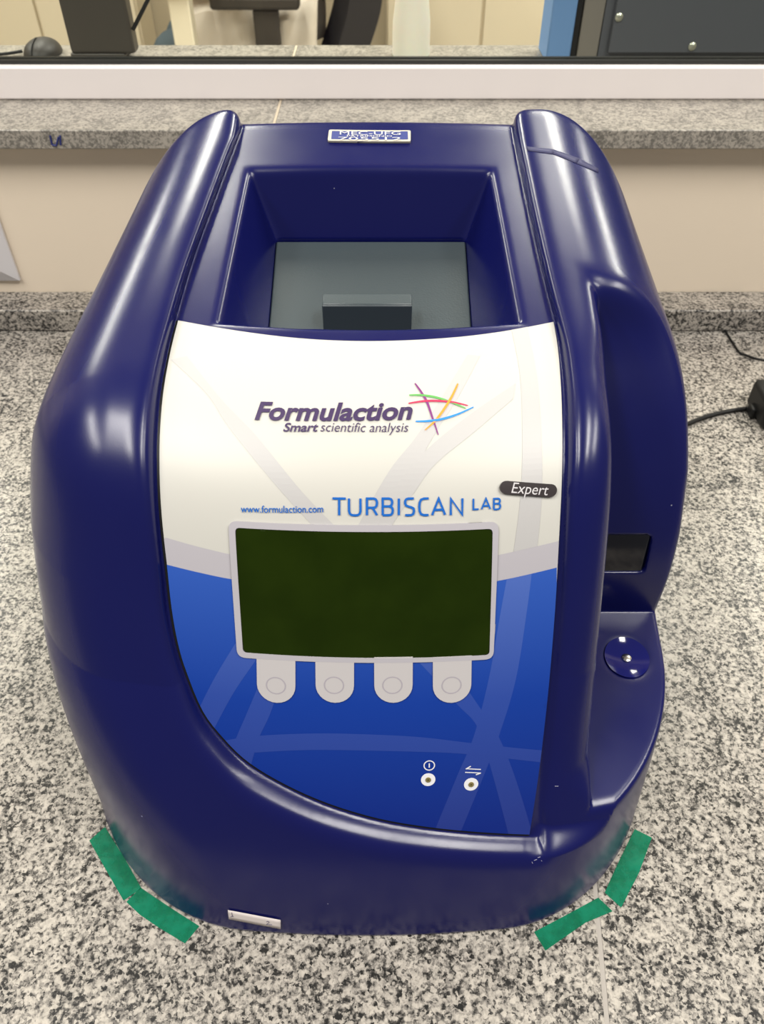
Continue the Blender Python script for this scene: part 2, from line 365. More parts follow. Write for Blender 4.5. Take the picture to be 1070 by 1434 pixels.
DISH = Vector((.1425, .259, .0746))
def niche_wall(z): return .289+.02*(z-.075)+2.6*np.maximum(z-.085, 0)**2
PR = dict(cx=-.0085, a=.178, l1=.109, l2=-1.17, r0=.083, r1=.06, r2=.055, tz=.2541, ts=.3303, yr=.484, kt=.034, kr=.014, b=.6, p0=.1321, p1=.2506, p2=2.0, p3=.572, ty=.1554, cy=.0487, cz=.0143, rl=.0284, rr=.006, al=-.0668, lz=-.0223)
def shell(X, Y, z):
    R_ = PR
    y = Y-R_['b']*(X-R_['cx'])**2
    zc = np.clip(z, 0, .13)
    p = R_['p0']+R_['p1']*zc+R_['p2']*zc*zc+R_['p3']*np.maximum(z-.13, 0)
    slope = R_['p1']+2*R_['p2']*zc
    fr = (p-y)/np.sqrt(1+slope*slope)
    tp = (z-(R_['tz']+R_['ts']*(Y-.33)))*.986
    tp = smax(tp, Y-R_['yr'], R_['kr'])
    g = smax(fr, tp, R_['kt'])
    xc = R_['cx']+R_['cy']*(Y-.3)+R_['cz']*(z-.15)
    ax = np.abs(X-xc); lf = X < xc
    a = R_['a']+R_['lz']*(.15-z)+np.where(lf, R_['al']*np.clip(.12-z, 0, .1), 0)-R_['l1']*np.maximum(z-.17, 0)-R_['l2']*np.maximum(z-.235, 0)**2-R_['ty']*np.maximum(Y-.30, 0)
    sx = (ax-a)*.985
    r = R_['r0']+(R_['r1']-R_['r0'])*sstep(.0, .13, z)+(R_['r2']-R_['r1'])*sstep(.18, .27, z)
    r = r+np.where(lf, R_['rl'], R_['rr'])*(1-sstep(.0, .16, z))
    q1 = sx+r; q2 = g+r
    env = np.sqrt(np.maximum(q1, 0)**2+np.maximum(q2, 0)**2)+np.minimum(np.maximum(q1, q2), 0)-r
    # the right column sinks level with the face towards its foot
    wx = sstep(.072, .082, X)*(1-sstep(.122, .130, X)); wz = (1-sstep(.085, .20, z))*sstep(.048, .056, z)
    fc = face(X, Y, z)
    env = env+wx*wz*np.maximum(fc-env, 0)
    cut = smin(fc, win_sdf(X, z), .0028)
    f = smax(env, cut, .013)
    # niche on the right
    nw = smin(niche_wall(z), .352, .02); zs = .0605+.15*(Y-.165)
    c = smin(smin(X-.1082, (nw-Y)*.9, .007), (z-zs)*.989, .0015)
    cw = sstep(.02, .05, nw-Y)
    k = .005+sstep(.0, .02, z-zs)*(.011*(1-cw)*sstep(.10, .17, z)+.021*cw)
    f = smax(f, c, k)
    # slot pocket in the niche wall
    s = smin(np.minimum(.1515-X, X-.1090), np.minimum(.137-z, z-.1120), .006)
    f = smax(f, smin(s, niche_wall(z)+.006-Y, .004), .002)
    # shallow dish on the shelf
    R = .055; dz = .0018
    sph = R-np.sqrt((X-DISH.x)**2+(Y-(DISH.y-.148*(R-dz)))**2+(z-(DISH.z+.989*(R-dz)))**2)
    f = smax(f, np.minimum(sph, DISH.z+.007-z), .0012)
    # top well with sloping walls
    dp = np.clip(.2473+.33*(Y-.33)-z, -.01, .034)
    hr = .0762-(Y-.338)*.079
    hw = hr-(hr-.0555)*dp/.034
    ww = smin(hw-np.abs(X+.0065), .4417-.28*dp-Y, .005)
    ww = smin(ww, Y-(.3335+.9*(X+.0065)**2), .003)
    ww = smin(ww, z-(.2473+.33*(Y-.33)-.058), .002)*.87
    f = smax(f, ww, .0048)
    # faint raised bead that follows the rim of the well
    f = smax(f, .0005-z, .003)
    return f

def surface_nets(fn, lo, hi, h, blk=8):
    lo = np.array(lo); n = np.ceil((np.array(hi)-lo)/h/blk).astype(int)*blk
    nb = n//blk
    ci = np.stack(np.meshgrid(*[np.arange(k) for k in nb], indexing='ij'), -1).reshape(-1, 3)
    cen = lo+(ci+.5)*blk*h
    v = fn(cen[:, 0], cen[:, 1], cen[:, 2])
    act = ci[np.abs(v) < blk*h*2.1]
    F = np.repeat(np.repeat(np.repeat(v.reshape(nb), blk, 0), blk, 1), blk, 2)
    F = np.pad(F, ((0, 1),)*3, mode='edge').astype(np.float32)
    oi = np.stack(np.meshgrid(*[np.arange(blk+1)]*3, indexing='ij'), -1).reshape(-1, 3)
    for c0 in range(0, len(act), 2000):
        idx = (act[c0:c0+2000, None, :]*blk+oi[None]).reshape(-1, 3)
        P = lo+idx*h
        F[idx[:, 0], idx[:, 1], idx[:, 2]] = fn(P[:, 0], P[:, 1], P[:, 2])
    I = F < 0
    cell = np.zeros(n, np.int8)
    for a in (0, 1):
        for b in (0, 1):
            for c in (0, 1): cell += I[a:n[0]+a, b:n[1]+b, c:n[2]+c]
    on = (cell > 0) & (cell < 8)
    vid = np.full(n, -1, np.int64); ijk = np.argwhere(on); vid[on] = np.arange(len(ijk))
    acc = np.zeros((len(ijk), 3)); cnt = np.zeros(len(ijk))
    for ax in range(3):
        o1 = np.zeros(3, int); o1[ax] = 1
        oth = [k for k in range(3) if k != ax]
        for a in (0, 1):
            for b in (0, 1):
                s = np.zeros(3, int); s[oth[0]] = a; s[oth[1]] = b
                p = ijk+s; q = p+o1
                f0 = F[p[:, 0], p[:, 1], p[:, 2]]; f1 = F[q[:, 0], q[:, 1], q[:, 2]]
                m = (f0 < 0) != (f1 < 0)
                t = f0/(f0-f1+1e-20)
                acc[m] += (p+o1*t[:, None])[m]; cnt[m] += 1
    V = lo+acc/cnt[:, None]*h
    quads = []
    for ax in range(3):
        b, c = [(1, 2), (2, 0), (0, 1)][ax]
        sl0 = [slice(0, n[k]+1) for k in range(3)]; sl1 = list(sl0)
        sl0[ax] = slice(0, n[ax]); sl1[ax] = slice(1, n[ax]+1)
        A = I[tuple(sl0)]; B = I[tuple(sl1)]
        for sgn in (0, 1):
            e = np.argwhere((A & ~B) if sgn == 0 else (~A & B))
            e = e[(e[:, b] > 0) & (e[:, c] > 0) & (e[:, b] < n[b]) & (e[:, c] < n[c])]
            eb = np.zeros(3, int); eb[b] = 1; ec = np.zeros(3, int); ec[c] = 1
            ids = [vid[tuple(x.T)] for x in (e-eb-ec, e-ec, e, e-eb)]
            q = np.stack(ids, 1); quads.append(q if sgn == 0 else q[:, ::-1])
    Q = np.concatenate(quads)
    Q = Q[(Q >= 0).all(1)]
    return V, Q
def grad(fn, V, e=2e-4):
    G = np.zeros_like(V)
    for k in range(3):
        d = np.zeros(3); d[k] = e
        a = V+d; b = V-d
        G[:, k] = (fn(a[:, 0], a[:, 1], a[:, 2])-fn(b[:, 0], b[:, 1], b[:, 2]))/(2*e)
    return G
V, Q = surface_nets(shell, (-.212, .118, -.006), (.186, .496, .322), .0014)
for it in range(2):
    G = grad(shell, V); fv = shell(V[:, 0], V[:, 1], V[:, 2])
    g2 = np.maximum((G**2).sum(1), .25)
    st = np.clip(fv/g2, -.0012, .0012)
    V = V-G*st[:, None]
G = grad(shell, V, 3e-4); N = G/np.maximum(np.linalg.norm(G, axis=1), 1e-9)[:, None]
me = bpy.data.meshes.new('housing')
me.vertices.add(len(V)); me.vertices.foreach_set('co', V.ravel())
me.loops.add(len(Q)*4); me.loops.foreach_set('vertex_index', Q.ravel())
me.polygons.add(len(Q)); me.polygons.foreach_set('loop_start', np.arange(len(Q))*4)
me.update(); me.validate()
for_s = np.ones(len(me.polygons), bool); me.polygons.foreach_set('use_smooth', for_s)
if len(me.vertices) == len(N): me.normals_split_custom_set_from_vertices(N.tolist())
dev = empty('laboratory_analyzer', (0, .30, 0), 'navy blue moulded laboratory analyzer with dark green display, standing on grey granite counter', 'analyzer')
housing = link('housing', me, M['navy'], dev)
print('housing', len(V), len(Q))

# ------------------------------------------------------------------ sheets laid on the front face, in (X, s) coordinates
phis = np.linspace(math.radians(2), math.radians(100), 900)
def prof_pt(ph):
    a, b = .02, .6
    for _ in range(36):
        m = (a+b)/2
        if face0(.47-m*math.cos(ph), m*math.sin(ph)) < 0: a = m
        else: b = m
    return .47-m*math.cos(ph), m*math.sin(ph)
PP = np.array([prof_pt(p) for p in phis])
SS = np.concatenate([[0], np.cumsum(np.linalg.norm(np.diff(PP, axis=0), axis=1))])
TT = np.gradient(PP, SS, axis=0); NN = np.stack([-TT[:, 1], TT[:, 0]], 1)
def L(px, py):
    X, Y, z = unp(px, py)
    ph = math.atan2(z, .47-(Y-bow_face(X)))
    return (X, float(np.interp(ph, phis, SS)))
def P3(X, s, off):
    y = np.interp(s, SS, PP[:, 0]); z = np.interp(s, SS, PP[:, 1])
    ny = np.interp(s, SS, NN[:, 0]); nz = np.interp(s, SS, NN[:, 1])
    return Vector((X, y+ny*off+bow_face(X), z+nz*off))
def inside(pt, loops):
    c = False
    for lp in loops:
        n = len(lp)
        for i in range(n):
            ax, ay = lp[i]; bx, by = lp[(i+1) % n]
            if (ay > pt[1]) != (by > pt[1]) and pt[0] < ax+(pt[1]-ay)*(bx-ax)/(by-ay): c = not c
    return c
def dense(lp, h=.0022):
    out = []
    for a, b in zip(lp, lp[1:]+lp[:1]):
        n = max(1, int(math.dist(a, b)/h))
        out += [(a[0]+(b[0]-a[0])*k/n, a[1]+(b[1]-a[1])*k/n) for k in range(n)]
    return out
def sheet(name, loops, off, mt, parent, thick=0, step=.0025, P=P3):
    """flat shape with holes, bent onto the face; thick > 0 gives it a side wall"""
    loops = [dense(list(lp)) for lp in loops]
    vs, es = [], []
    for lp in loops:
        b = len(vs); m = len(lp)
        for i, p in enumerate(lp): vs.append(Vector(p)); es.append((b+i, b+(i+1) % m))
    xs_ = [p[0] for lp in loops for p in lp]; ys_ = [p[1] for lp in loops for p in lp]
    x = min(xs_)+step*.5
    while x < max(xs_):
        y = min(ys_)+step*.5
        while y < max(ys_):
            if inside((x, y), loops): vs.append(Vector((x, y)))
            y += step
        x += step
    v2, e2, f2 = delaunay_2d_cdt(vs, es, [], 0, 1e-7)[:3]
    bm = bmesh.new(); vt = [bm.verts.new(P(v[0], v[1], off)) for v in v2]
    for f in f2:
        c = sum((Vector(v2[i]) for i in f), Vector((0, 0)))/len(f)
        if inside(c, loops):
            try: bm.faces.new([vt[i] for i in f])
            except ValueError: pass
    for v in [v for v in bm.verts if not v.link_faces]: bm.verts.remove(v)
    bmesh.ops.recalc_face_normals(bm, faces=bm.faces[:])
    fl = bm.faces[:]
    if fl and sum(f.normal.z-f.normal.y for f in fl) < 0:
        bmesh.ops.reverse_faces(bm, faces=fl)
    if thick:
        be = [e for e in bm.edges if e.is_boundary]
        bm.normal_update()
        nr = {v: v.normal.copy() for e in be for v in e.verts}
        r = bmesh.ops.extrude_edge_only(bm, edges=be)
        for v in [q for q in r['geom'] if isinstance(q, bmesh.types.BMVert)]:
            best = min(nr, key=lambda a: (a.co-v.co).length_squared)
            v.co -= nr[best]*thick
    me = bpy.data.meshes.new(name); bm.to_mesh(me); bm.free()
    for p in me.polygons: p.use_smooth = True
    me.set_sharp_from_angle(angle=math.radians(40))
    return link(name, me, mt, parent)
def Ls(pts, n=1): 
    q = [L(*p) for p in pts]
    return q if n == 1 else [tuple(p) for p in catmull(q, n)]
def ribbon(pts, ws):
    P = np.array(pts); T = np.gradient(P, axis=0); T /= np.maximum(np.linalg.norm(T, axis=1), 1e-12)[:, None]
    Nn = np.stack([-T[:, 1], T[:, 0]], 1); ws = np.array(ws)[:, None]/2
    return [tuple(p) for p in (P+Nn*ws)]+[tuple(p) for p in (P-Nn*ws)[::-1]]
def rrect(px0, py0, px1, py1, r, corners=None, n=6):
    """rounded quad in label coords; corners = 4 pixel corners TL TR BR BL"""
    C = [Vector(L(*c)) for c in corners]
    out = []
    for i in range(4):
        c = C[i]; a = (C[i-1]-c).normalized(); b = (C[(i+1) % 4]-c).normalized()
        p0 = c+a*r; p1 = c+b*r
        for k in range(n+1):
            t = k/n; t2 = math.sin(t*math.pi/2)**2 if False else t
            out.append(tuple((1-t2)**2*p0+2*t2*(1-t2)*c+t2*t2*p1))
    return out
def disc(px, py, r, ry=None, n=24):
    c = L(px, py); ry = ry or r
    return [(c[0]+r*math.cos(2*math.pi*k/n), c[1]+ry*math.sin(2*math.pi*k/n)) for k in range(n)]
def text_geo(s, shear=0, bold=0):
    c = bpy.data.curves.new('t', 'FONT'); c.body = s; c.size = 1; c.shear = shear; c.offset = bold; c.resolution_u = 4
    o = bpy.data.objects.new('t', c); COL.objects.link(o)
    dg = bpy.context.evaluated_depsgraph_get(); dg.update()
    me = bpy.data.meshes.new_from_object(o.evaluated_get(dg))
    vs = [tuple(v.co) for v in me.vertices]; fs = [tuple(p.vertices) for p in me.polygons]
    bpy.data.objects.remove(o); bpy.data.curves.remove(c); bpy.data.meshes.remove(me)
    return vs, fs
def lettering(s, bl, br, capy, mt, parent, off, shear=0, bold=0, ref='H', name='lettering', P=P3, Lf=None):
    """text from baseline-left pixel to baseline-right pixel, ref letter reaching capy"""
    Lf = Lf or L
    vs, fs = text_geo(s, shear, bold)
    rv, _ = text_geo(ref, 0, 0); hy = max(v[1] for v in rv)
    x0 = min(v[0] for v in vs); x1 = max(v[0] for v in vs)
    A = Vector(Lf(*bl)); B = Vector(Lf(*br)); T = Vector(Lf((bl[0]+br[0])/2, capy)); mid = (A+B)/2
    H = T.y-mid.y
    bm = bmesh.new(); vt = []
    for v in vs:
        q = A+(B-A)*((v[0]-x0)/(x1-x0)); vt.append(bm.verts.new(P(q.x, q.y+H*v[1]/hy, off)))
    for f in fs:
        try: bm.faces.new([vt[i] for i in f])
        except ValueError: pass
    me = bpy.data.meshes.new(name); bm.to_mesh(me); bm.free()
    return link(name, me, mt, parent)
def strokes_geo(name, polys, off, mt, parent, P=P3):
    """many thin ribbons (label coords) joined into one mesh"""
    bm = bmesh.new()
    for pts, w_ in polys:
        pts = [Vector(p) for p in pts]
        l_, r_ = [], []
        for i, p in enumerate(pts):
            a = (pts[i]-pts[i-1]).normalized() if i else None
            b = (pts[i+1]-pts[i]).normalized() if i < len(pts)-1 else None
            if a is None: a = b
            if b is None: b = a
            t = (a+b); t = t.normalized() if t.length > .1 else a
            nrm = Vector((-t.y, t.x)); k = 1/max(.45, nrm.dot(Vector((-a.y, a.x))))
            ww = (w_[i] if isinstance(w_, (list, tuple)) else w_)/2*k
            l_.append(bm.verts.new(P(*(p+nrm*ww), off))); r_.append(bm.verts.new(P(*(p-nrm*ww), off)))
        for i in range(len(pts)-1): bm.faces.new((l_[i], r_[i], r_[i+1], l_[i+1]))
    me = bpy.data.meshes.new(name); bm.to_mesh(me); bm.free()
    return link(name, me, mt, parent)

M['lab_white'] = mat('white_label_print', (.575, .565, .525), .42)
M['lab_lilac'] = mat('lilac_label_print', (.46, .44, .48), .42)
M['lab_faint'] = mat('faint_lilac_label_print', (.495, .485, .485), .42)
M['lab_blue'] = mat('blue_label_print', (.012, .06, .36), .48, spec=.3)
m = M['lab_blue']; p = m.node_tree.nodes['Principled BSDF']
tc = nd(m, 'ShaderNodeTexCoord'); sp = nd(m, 'ShaderNodeSeparateXYZ'); lk(m, tc.outputs['Object'], sp.inputs[0])
mr = nd(m, 'ShaderNodeMapRange'); mr.inputs[1].default_value = .06; mr.inputs[2].default_value = .20
lk(m, sp.outputs[2], mr.inputs[0]); r = nd(m, 'ShaderNodeValToRGB'); e = r.color_ramp.elements
e[0].color = (.002, .018, .20, 1); e[1].color = (.035, .115, .50, 1); q = e.new(.45); q.color = (.004, .04, .31, 1)
lk(m, mr.outputs[0], r.inputs[0]); lk(m, r.outputs[0], p.inputs['Base Color'])
M['lab_blue2'] = mat('pale_blue_label_print', (.025, .075, .36), .48, spec=.3)
m = M['lab_blue2']; p = m.node_tree.nodes['Principled BSDF']
tc = nd(m, 'ShaderNodeTexCoord'); sp = nd(m, 'ShaderNodeSeparateXYZ'); lk(m, tc.outputs['Object'], sp.inputs[0])
mr = nd(m, 'ShaderNodeMapRange'); mr.inputs[1].default_value = .06; mr.inputs[2].default_value = .20
lk(m, sp.outputs[2], mr.inputs[0]); r = nd(m, 'ShaderNodeValToRGB'); e = r.color_ramp.elements
e[0].color = (.016, .035, .23, 1); e[1].color = (.09, .17, .53, 1); q = e.new(.45); q.color = (.025, .065, .34, 1)
lk(m, mr.outputs[0], r.inputs[0]); lk(m, r.outputs[0], p.inputs['Base Color'])

OUT = Ls([(250, 450), (240, 490), (230, 545), (225, 600), (224, 650), (227, 720), (234.5, 790), (241, 850), (250, 900), (262, 940), (285, 995), (315, 1034),
          (350, 1067), (400, 1097), (460, 1123.5), (530, 1144.5), (600, 1156.5), (670, 1163.5), (741, 1167)], 4)
RIGHT = Ls([(741, 1167), (750, 1110), (758, 1050), (768, 960), (777, 850), (782, 760), (786, 680), (787, 600), (785, 540), (781, 490), (775, 452)], 3)
TOPE = Ls([(775, 452), (700, 466), (620, 475), (515, 479), (420, 475), (330, 464), (250, 450)], 4)
outline = OUT+RIGHT[1:]+TOPE[1:-1]
label = sheet('front_label', [outline], .0007, M['lab_white'], dev, thick=.0009)
label['label'] = 'white and blue printed front label'
# black border strip in the gap beside the label
bd = [tuple(p) for p in ribbon(OUT, [.0026]*len(OUT))]
sheet('label_border', [bd], .0004, M['black'], dev, thick=.0008, step=.01)
O1 = .00082; O2 = .00096; O3 = .00112; O4 = .00124

def clip_poly(poly, keep):
    """Sutherland-Hodgman against the convex hull side function list"""
    for (a, b) in keep:
        out = []
        n = len(poly)
        def sd(p): return (b[0]-a[0])*(p[1]-a[1])-(b[1]-a[1])*(p[0]-a[0])
        for i in range(n):
            p, q = poly[i], poly[(i+1) % n]; sp_, sq = sd(p), sd(q)
            if sp_ >= 0: out.append(p)
            if (sp_ >= 0) != (sq >= 0):
                t = sp_/(sp_-sq); out.append((p[0]+(q[0]-p[0])*t, p[1]+(q[1]-p[1])*t))
        poly = out
        if not poly: return []
    return poly
# region below a print arc, bounded by the label outline
def left_x(s):
    pts = OUT
    for a, b in zip(pts, pts[1:]):
        if (a[1]-s)*(b[1]-s) <= 0 and a[1] != b[1]: return a[0]+(b[0]-a[0])*(s-a[1])/(b[1]-a[1])
def below(arc):
    arc = Ls(arc, 6)
    s0, s1 = arc[0][1], arc[-1][1]
    lo_ = [p for p in OUT if p[1] < s0]; ri = [p for p in RIGHT if p[1] < s1]
    return arc+ri[::-1]+lo_[::-1][1:]
ARC1 = [(232, 752), (290, 768), (360, 782), (510, 795), (640, 787), (700, 776), (782, 757)]
ARC2 = [(235, 790), (280, 801), (330, 811), (420, 822), (510, 826), (620, 822), (694, 813), (779, 794)]
sheet('lilac_band', [below(ARC1)], O1, M['lab_lilac'], label)
sheet('blue_panel', [below(ARC2)], O2, M['lab_blue'], label)
def outl_clip(loop, reg):
    """keep the cells of the loop that lie in reg: returned as test used by sheet"""
    return loop
def band(name, A, B, off, mt, reg):
    """band between edge A and edge B (pixel polylines), trimmed to a region by its own mesh"""
    a = Ls(A, 6); b = Ls(B, 6)
    loop = dense(a+b[::-1]); reg = dense(reg, .004)
    # trimming: constrained triangulation of both outlines, faces kept inside both
    vs, es = [], []
    for lp in (loop, reg):
        k = len(vs); m_ = len(lp)
        for i, p_ in enumerate(lp): vs.append(Vector(p_)); es.append((k+i, k+(i+1) % m_))
    xs_ = [q[0] for q in loop]; ys_ = [q[1] for q in loop]; x = min(xs_)
    while x < max(xs_):
        y = min(ys_)
        while y < max(ys_):
            if inside((x, y), [loop]) and inside((x, y), [reg]): vs.append(Vector((x, y)))
            y += .0026
        x += .0026
    v2, e2, f2 = delaunay_2d_cdt(vs, es, [], 0, 1e-7)[:3]
    bm = bmesh.new(); vt = [bm.verts.new(P3(v[0], v[1], off)) for v in v2]
    for f in f2:
        c = sum((Vector(v2[i]) for i in f), Vector((0, 0)))/len(f)
        if inside(c, [loop]) and inside(c, [reg]):
            try: bm.faces.new([vt[i] for i in f])
            except ValueError: pass
    for v in [v for v in bm.verts if not v.link_faces]: bm.verts.remove(v)
    me = bpy.data.meshes.new(name); bm.to_mesh(me); bm.free()
    return link(name, me, mt, label)
a1 = Ls(ARC1, 6)
white_reg = a1+[p for p in RIGHT if p[1] > a1[-1][1]]+TOPE[1:-1]+[p for p in OUT if p[1] > a1[0][1]]
blue_reg = below(ARC2)
WB = [([(240, 505), (290, 553), (320, 598), (380, 672), (437, 735)], [(262, 500), (310, 560), (360, 612), (420, 685), (468, 735)]),
      ([(655, 498), (620, 555), (583, 612), (545, 660), (500, 738)], [(672, 500), (640, 560), (605, 615), (570, 680), (540, 738)]),
      ([(722, 538), (660, 580), (600, 628), (555, 680), (520, 736)], [(718, 560), (665, 605), (610, 650), (580, 690), (548, 736)]),
      ([(712, 445), (727, 520), (731, 600), (728, 700), (716, 790)], [(735, 445), (750, 520), (757, 600), (758, 700), (749, 790)])]
for i, (A, B) in enumerate(WB): band('faint_band', A, B, O1+i*.000012, M['lab_faint'], white_reg)
BB = [([(712, 795), (700, 860), (684, 950), (663, 1030), (640, 1085), (605, 1170)], [(746, 785), (738, 850), (722, 950), (698, 1030), (675, 1090), (640, 1175)]),
      ([(560, 900), (600, 940), (640, 985), (669, 1018), (690, 1085), (714, 1175)], [(598, 900), (640, 945), (672, 990), (698, 1030), (722, 1090), (748, 1175)]),
      ([(330, 900), (300, 950), (275, 1000), (262, 1030)], [(372, 905), (330, 965), (300, 1020), (285, 1050)]),
      ([(362, 960), (345, 1000), (330, 1035), (315, 1075)], [(392, 960), (378, 1000), (362, 1035), (350, 1078)]),
      ([(290, 1040), (350, 1030), (420, 1026), (490, 1026), (580, 1030), (660, 1039), (770, 1050)], [(300, 1060), (350, 1053), (420, 1049), (490, 1049), (580, 1051), (660, 1055), (770, 1067)])]
for i, (A, B) in enumerate(BB): band('pale_blue_band', A, B, O2+.00002+i*.000012, M['lab_blue2'], blue_reg)

# keypad surround with its four tabs; the display sits sunk inside it
def surround():
    L_ = []
    o_ = rrect(0, 0, 0, 0, .0042, [(320.5, 728.5), (698, 729.5), (690.5, 921), (333, 918.5)])
    return o_
lcd = rrect(0, 0, 0, 0, .0022, [(330, 738), (689.5, 739.5), (685, 915.5), (341, 912)])
sur = sheet('display_surround', [surround(), lcd], O2+.0006, M['lab_lilac'], label, thick=.0006)
disp = sheet('display', [lcd], .00118, None, dev)
m = mat('dark_green_display', (.013, .028, .0015), .14, spec=.22); noisecol(m, (.009, .019, .0004), (.012, .024, .0008), 40); disp.data.materials.append(m)
disp['label'] = 'dark green liquid crystal display'
edge = [tuple(p_) for p_ in lcd]
strokes_geo('display_edge', [(edge+[edge[0]], .0007)], .00122, M['black'], disp)
for i, (tx0, tx1, cxp, cyp) in enumerate(((360, 414, 387, 958), (442, 496, 468, 957.5), (524, 578, 549.5, 957.5), (606, 660, 632, 957.5))):
    a = L(tx0, 919.5); b = L(tx1, 919.5); lo_ = L((tx0+tx1)/2, 982); r_ = (b[0]-a[0])/2; cxm = (L(tx0, 950)[0]+L(tx1, 950)[0])/2
    cyy = lo_[1]+r_
    loop = [(a[0], a[1]+.0003), (cxm-r_, cyy)]+[(cxm-r_*math.cos(t), cyy-r_*math.sin(t)) for t in np.linspace(0, math.pi, 15)[1:-1]]+[(cxm+r_, cyy), (b[0], a[1]+.0003)]
    key = sheet('key', [loop[::-1]], O2+.00055, M.setdefault('keyc', mat('pale_key_print', (.53, .505, .515), .42)), label, thick=.0005, step=.003)
    ring = disc(cxp, cyp, .0046, .0043)
    strokes_geo('key_ring', [(ring+[ring[0]], .00055)], O2+.00062, M.setdefault('ringgrey', mat('grey_key_print', (.40, .37, .42), .4)), dev)
    q = disc(cxp, cyp, .0042, .0040); 
# writing
TX = {'plum': mat('dark_plum_ink', (.045, .022, .09), .4), 'blue': mat('bright_blue_ink', (.003, .12, .50), .5, spec=.3)}
lettering('Formulaction', (357, 588.5), (578, 588), 566.5, TX['plum'], label, O4, shear=.24, bold=.03, ref='F')
lettering('Smart', (397, 605.5), (446, 605.5), 594, TX['plum'], label, O4, shear=.24, bold=.024, ref='S')
lettering('scientific analysis', (449, 605.5), (572, 606), 593.5, TX['plum'], label, O4, shear=.22, bold=-.004, ref='f')
lettering('www.formulaction.com', (338, 717), (453, 717), 708, TX['blue'], label, O4, bold=.008, ref='l')
G_ = {'T': [[(0, 1), (1, 1)], [(.5, 1), (.5, 0)]],
      'U': [[(0, 1), (0, .25), (.06, .1), (.2, .02), (.35, 0), (.65, 0), (.8, .02), (.94, .1), (1, .25), (1, 1)]],
      'R': [[(0, 0), (0, 1), (.65, 1), (.85, .96), (.97, .86), (1, .74), (.97, .58), (.85, .48), (.65, .45), (0, .45)], [(.55, .45), (1, 0)]],
      'B': [[(0, 0), (0, 1), (.6, 1), (.82, .96), (.92, .86), (.94, .75), (.9, .63), (.78, .55), (.6, .53), (0, .53)], [(.6, .53), (.86, .49), (.98, .38), (1, .26), (.96, .12), (.84, .03), (.62, 0), (0, 0)]],
      'I': [[(.5, 0), (.5, 1)]],
      'S': [[(.95, 1), (.35, 1), (.14, .96), (.02, .84), (.02, .7), (.14, .57), (.4, .52), (.7, .47), (.92, .4), (.98, .24), (.9, .07), (.68, 0), (.02, 0)]],
      'C': [[(1, 1), (.5, 1), (.2, .94), (.04, .76), (0, .5), (.04, .24), (.2, .06), (.5, 0), (1, 0)]],
      'A': [[(0, 0), (.5, 1), (1, 0)], [(.17, .32), (.83, .32)]], 'N': [[(0, 0), (0, 1), (1, 0), (1, 1)]],
      'L': [[(0, 1), (0, 0), (1, 0)]]}
def stroke_text(items, y0p, y1p, wd):
    out = []
    for ch, x0, x1 in items:
        a = L(x0, y0p); b = L(x1, y0p); t = L((x0+x1)/2, y1p)
        for st_ in G_[ch]:
            out.append(([(a[0]+(b[0]-a[0])*u_, a[1]+(t[1]-a[1])*v_) for u_, v_ in st_], wd))
    return out
pl = stroke_text([('T', 466, 484.5), ('U', 489, 505), ('R', 514, 528), ('B', 536, 550), ('I', 557, 560), ('S', 567, 580), ('C', 587, 600), ('A', 605, 623), ('N', 631, 647)], 721, 698, .00105)
strokes_geo('lettering', pl, O4, TX['blue'], label)
pl = stroke_text([('L', 662.5, 670), ('A', 674, 686), ('B', 691, 700)], 713, 698, .0008)
strokes_geo('lettering', pl, O4, TX['blue'], label)
# emblem of five crossing arcs
EM = {'purple': ((.22, .03, .20), [(581, 538.5), (590, 551), (598, 565), (605, 585), (613.5, 610)]),
      'green': ((.12, .42, .10), [(573, 555), (590, 555), (610, 558), (632, 565), (652, 573.5)]),
      'red': ((.62, .03, .10), [(572, 566.5), (592, 563.5), (612, 563), (635, 565), (655, 569.5)]),
      'orange': ((.85, .32, .03), [(641, 539), (633, 556), (622, 574), (609, 591), (595, 603.5)]),
      'blue': ((.02, .25, .75), [(582, 591.5), (600, 591), (620, 588), (642, 581), (663, 571.5)])}
for i, (k, (c, pts)) in enumerate(EM.items()):
    cp = Ls(pts, 5); n_ = len(cp)
    ws = [.0004+.0007*math.sin(math.pi*min(1, .12+j/(n_-1)*.85)) for j in range(n_)]
    o = strokes_geo('emblem_arc', [(cp, ws)], O3+i*.00002, mat(k+'_ink', c, .4), label)
    o['label'] = k+' arc of the printed emblem'
# pill badge
bc = [L(708, 676), L(770, 680), L(770, 694), L(708, 689)]
A_ = Vector(((bc[0][0]+bc[3][0])/2, (bc[0][1]+bc[3][1])/2)); B_ = Vector(((bc[1][0]+bc[2][0])/2, (bc[1][1]+bc[2][1])/2))
dv = (B_-A_).normalized(); nv = Vector((-dv.y, dv.x)); rb = .0029
pill = [tuple(B_+dv*rb*math.cos(t)+nv*rb*math.sin(t)) for t in np.linspace(-math.pi/2, math.pi/2, 12)]+[tuple(A_-dv*rb*math.cos(t)-nv*rb*math.sin(t)) for t in np.linspace(-math.pi/2, math.pi/2, 12)]
badge = sheet('badge', [pill], .0021, mat('dark_metal_badge', (.035, .028, .03), .25), dev, thick=.0012, step=.003)
badge['label'] = 'dark pill shaped badge'
silver = mat('silver_print', (.62, .60, .62), .35)
lettering('Expert', (715, 690), (767, 693.5), 677.5, silver, badge, .00216, shear=.28, bold=-.002, ref='E')
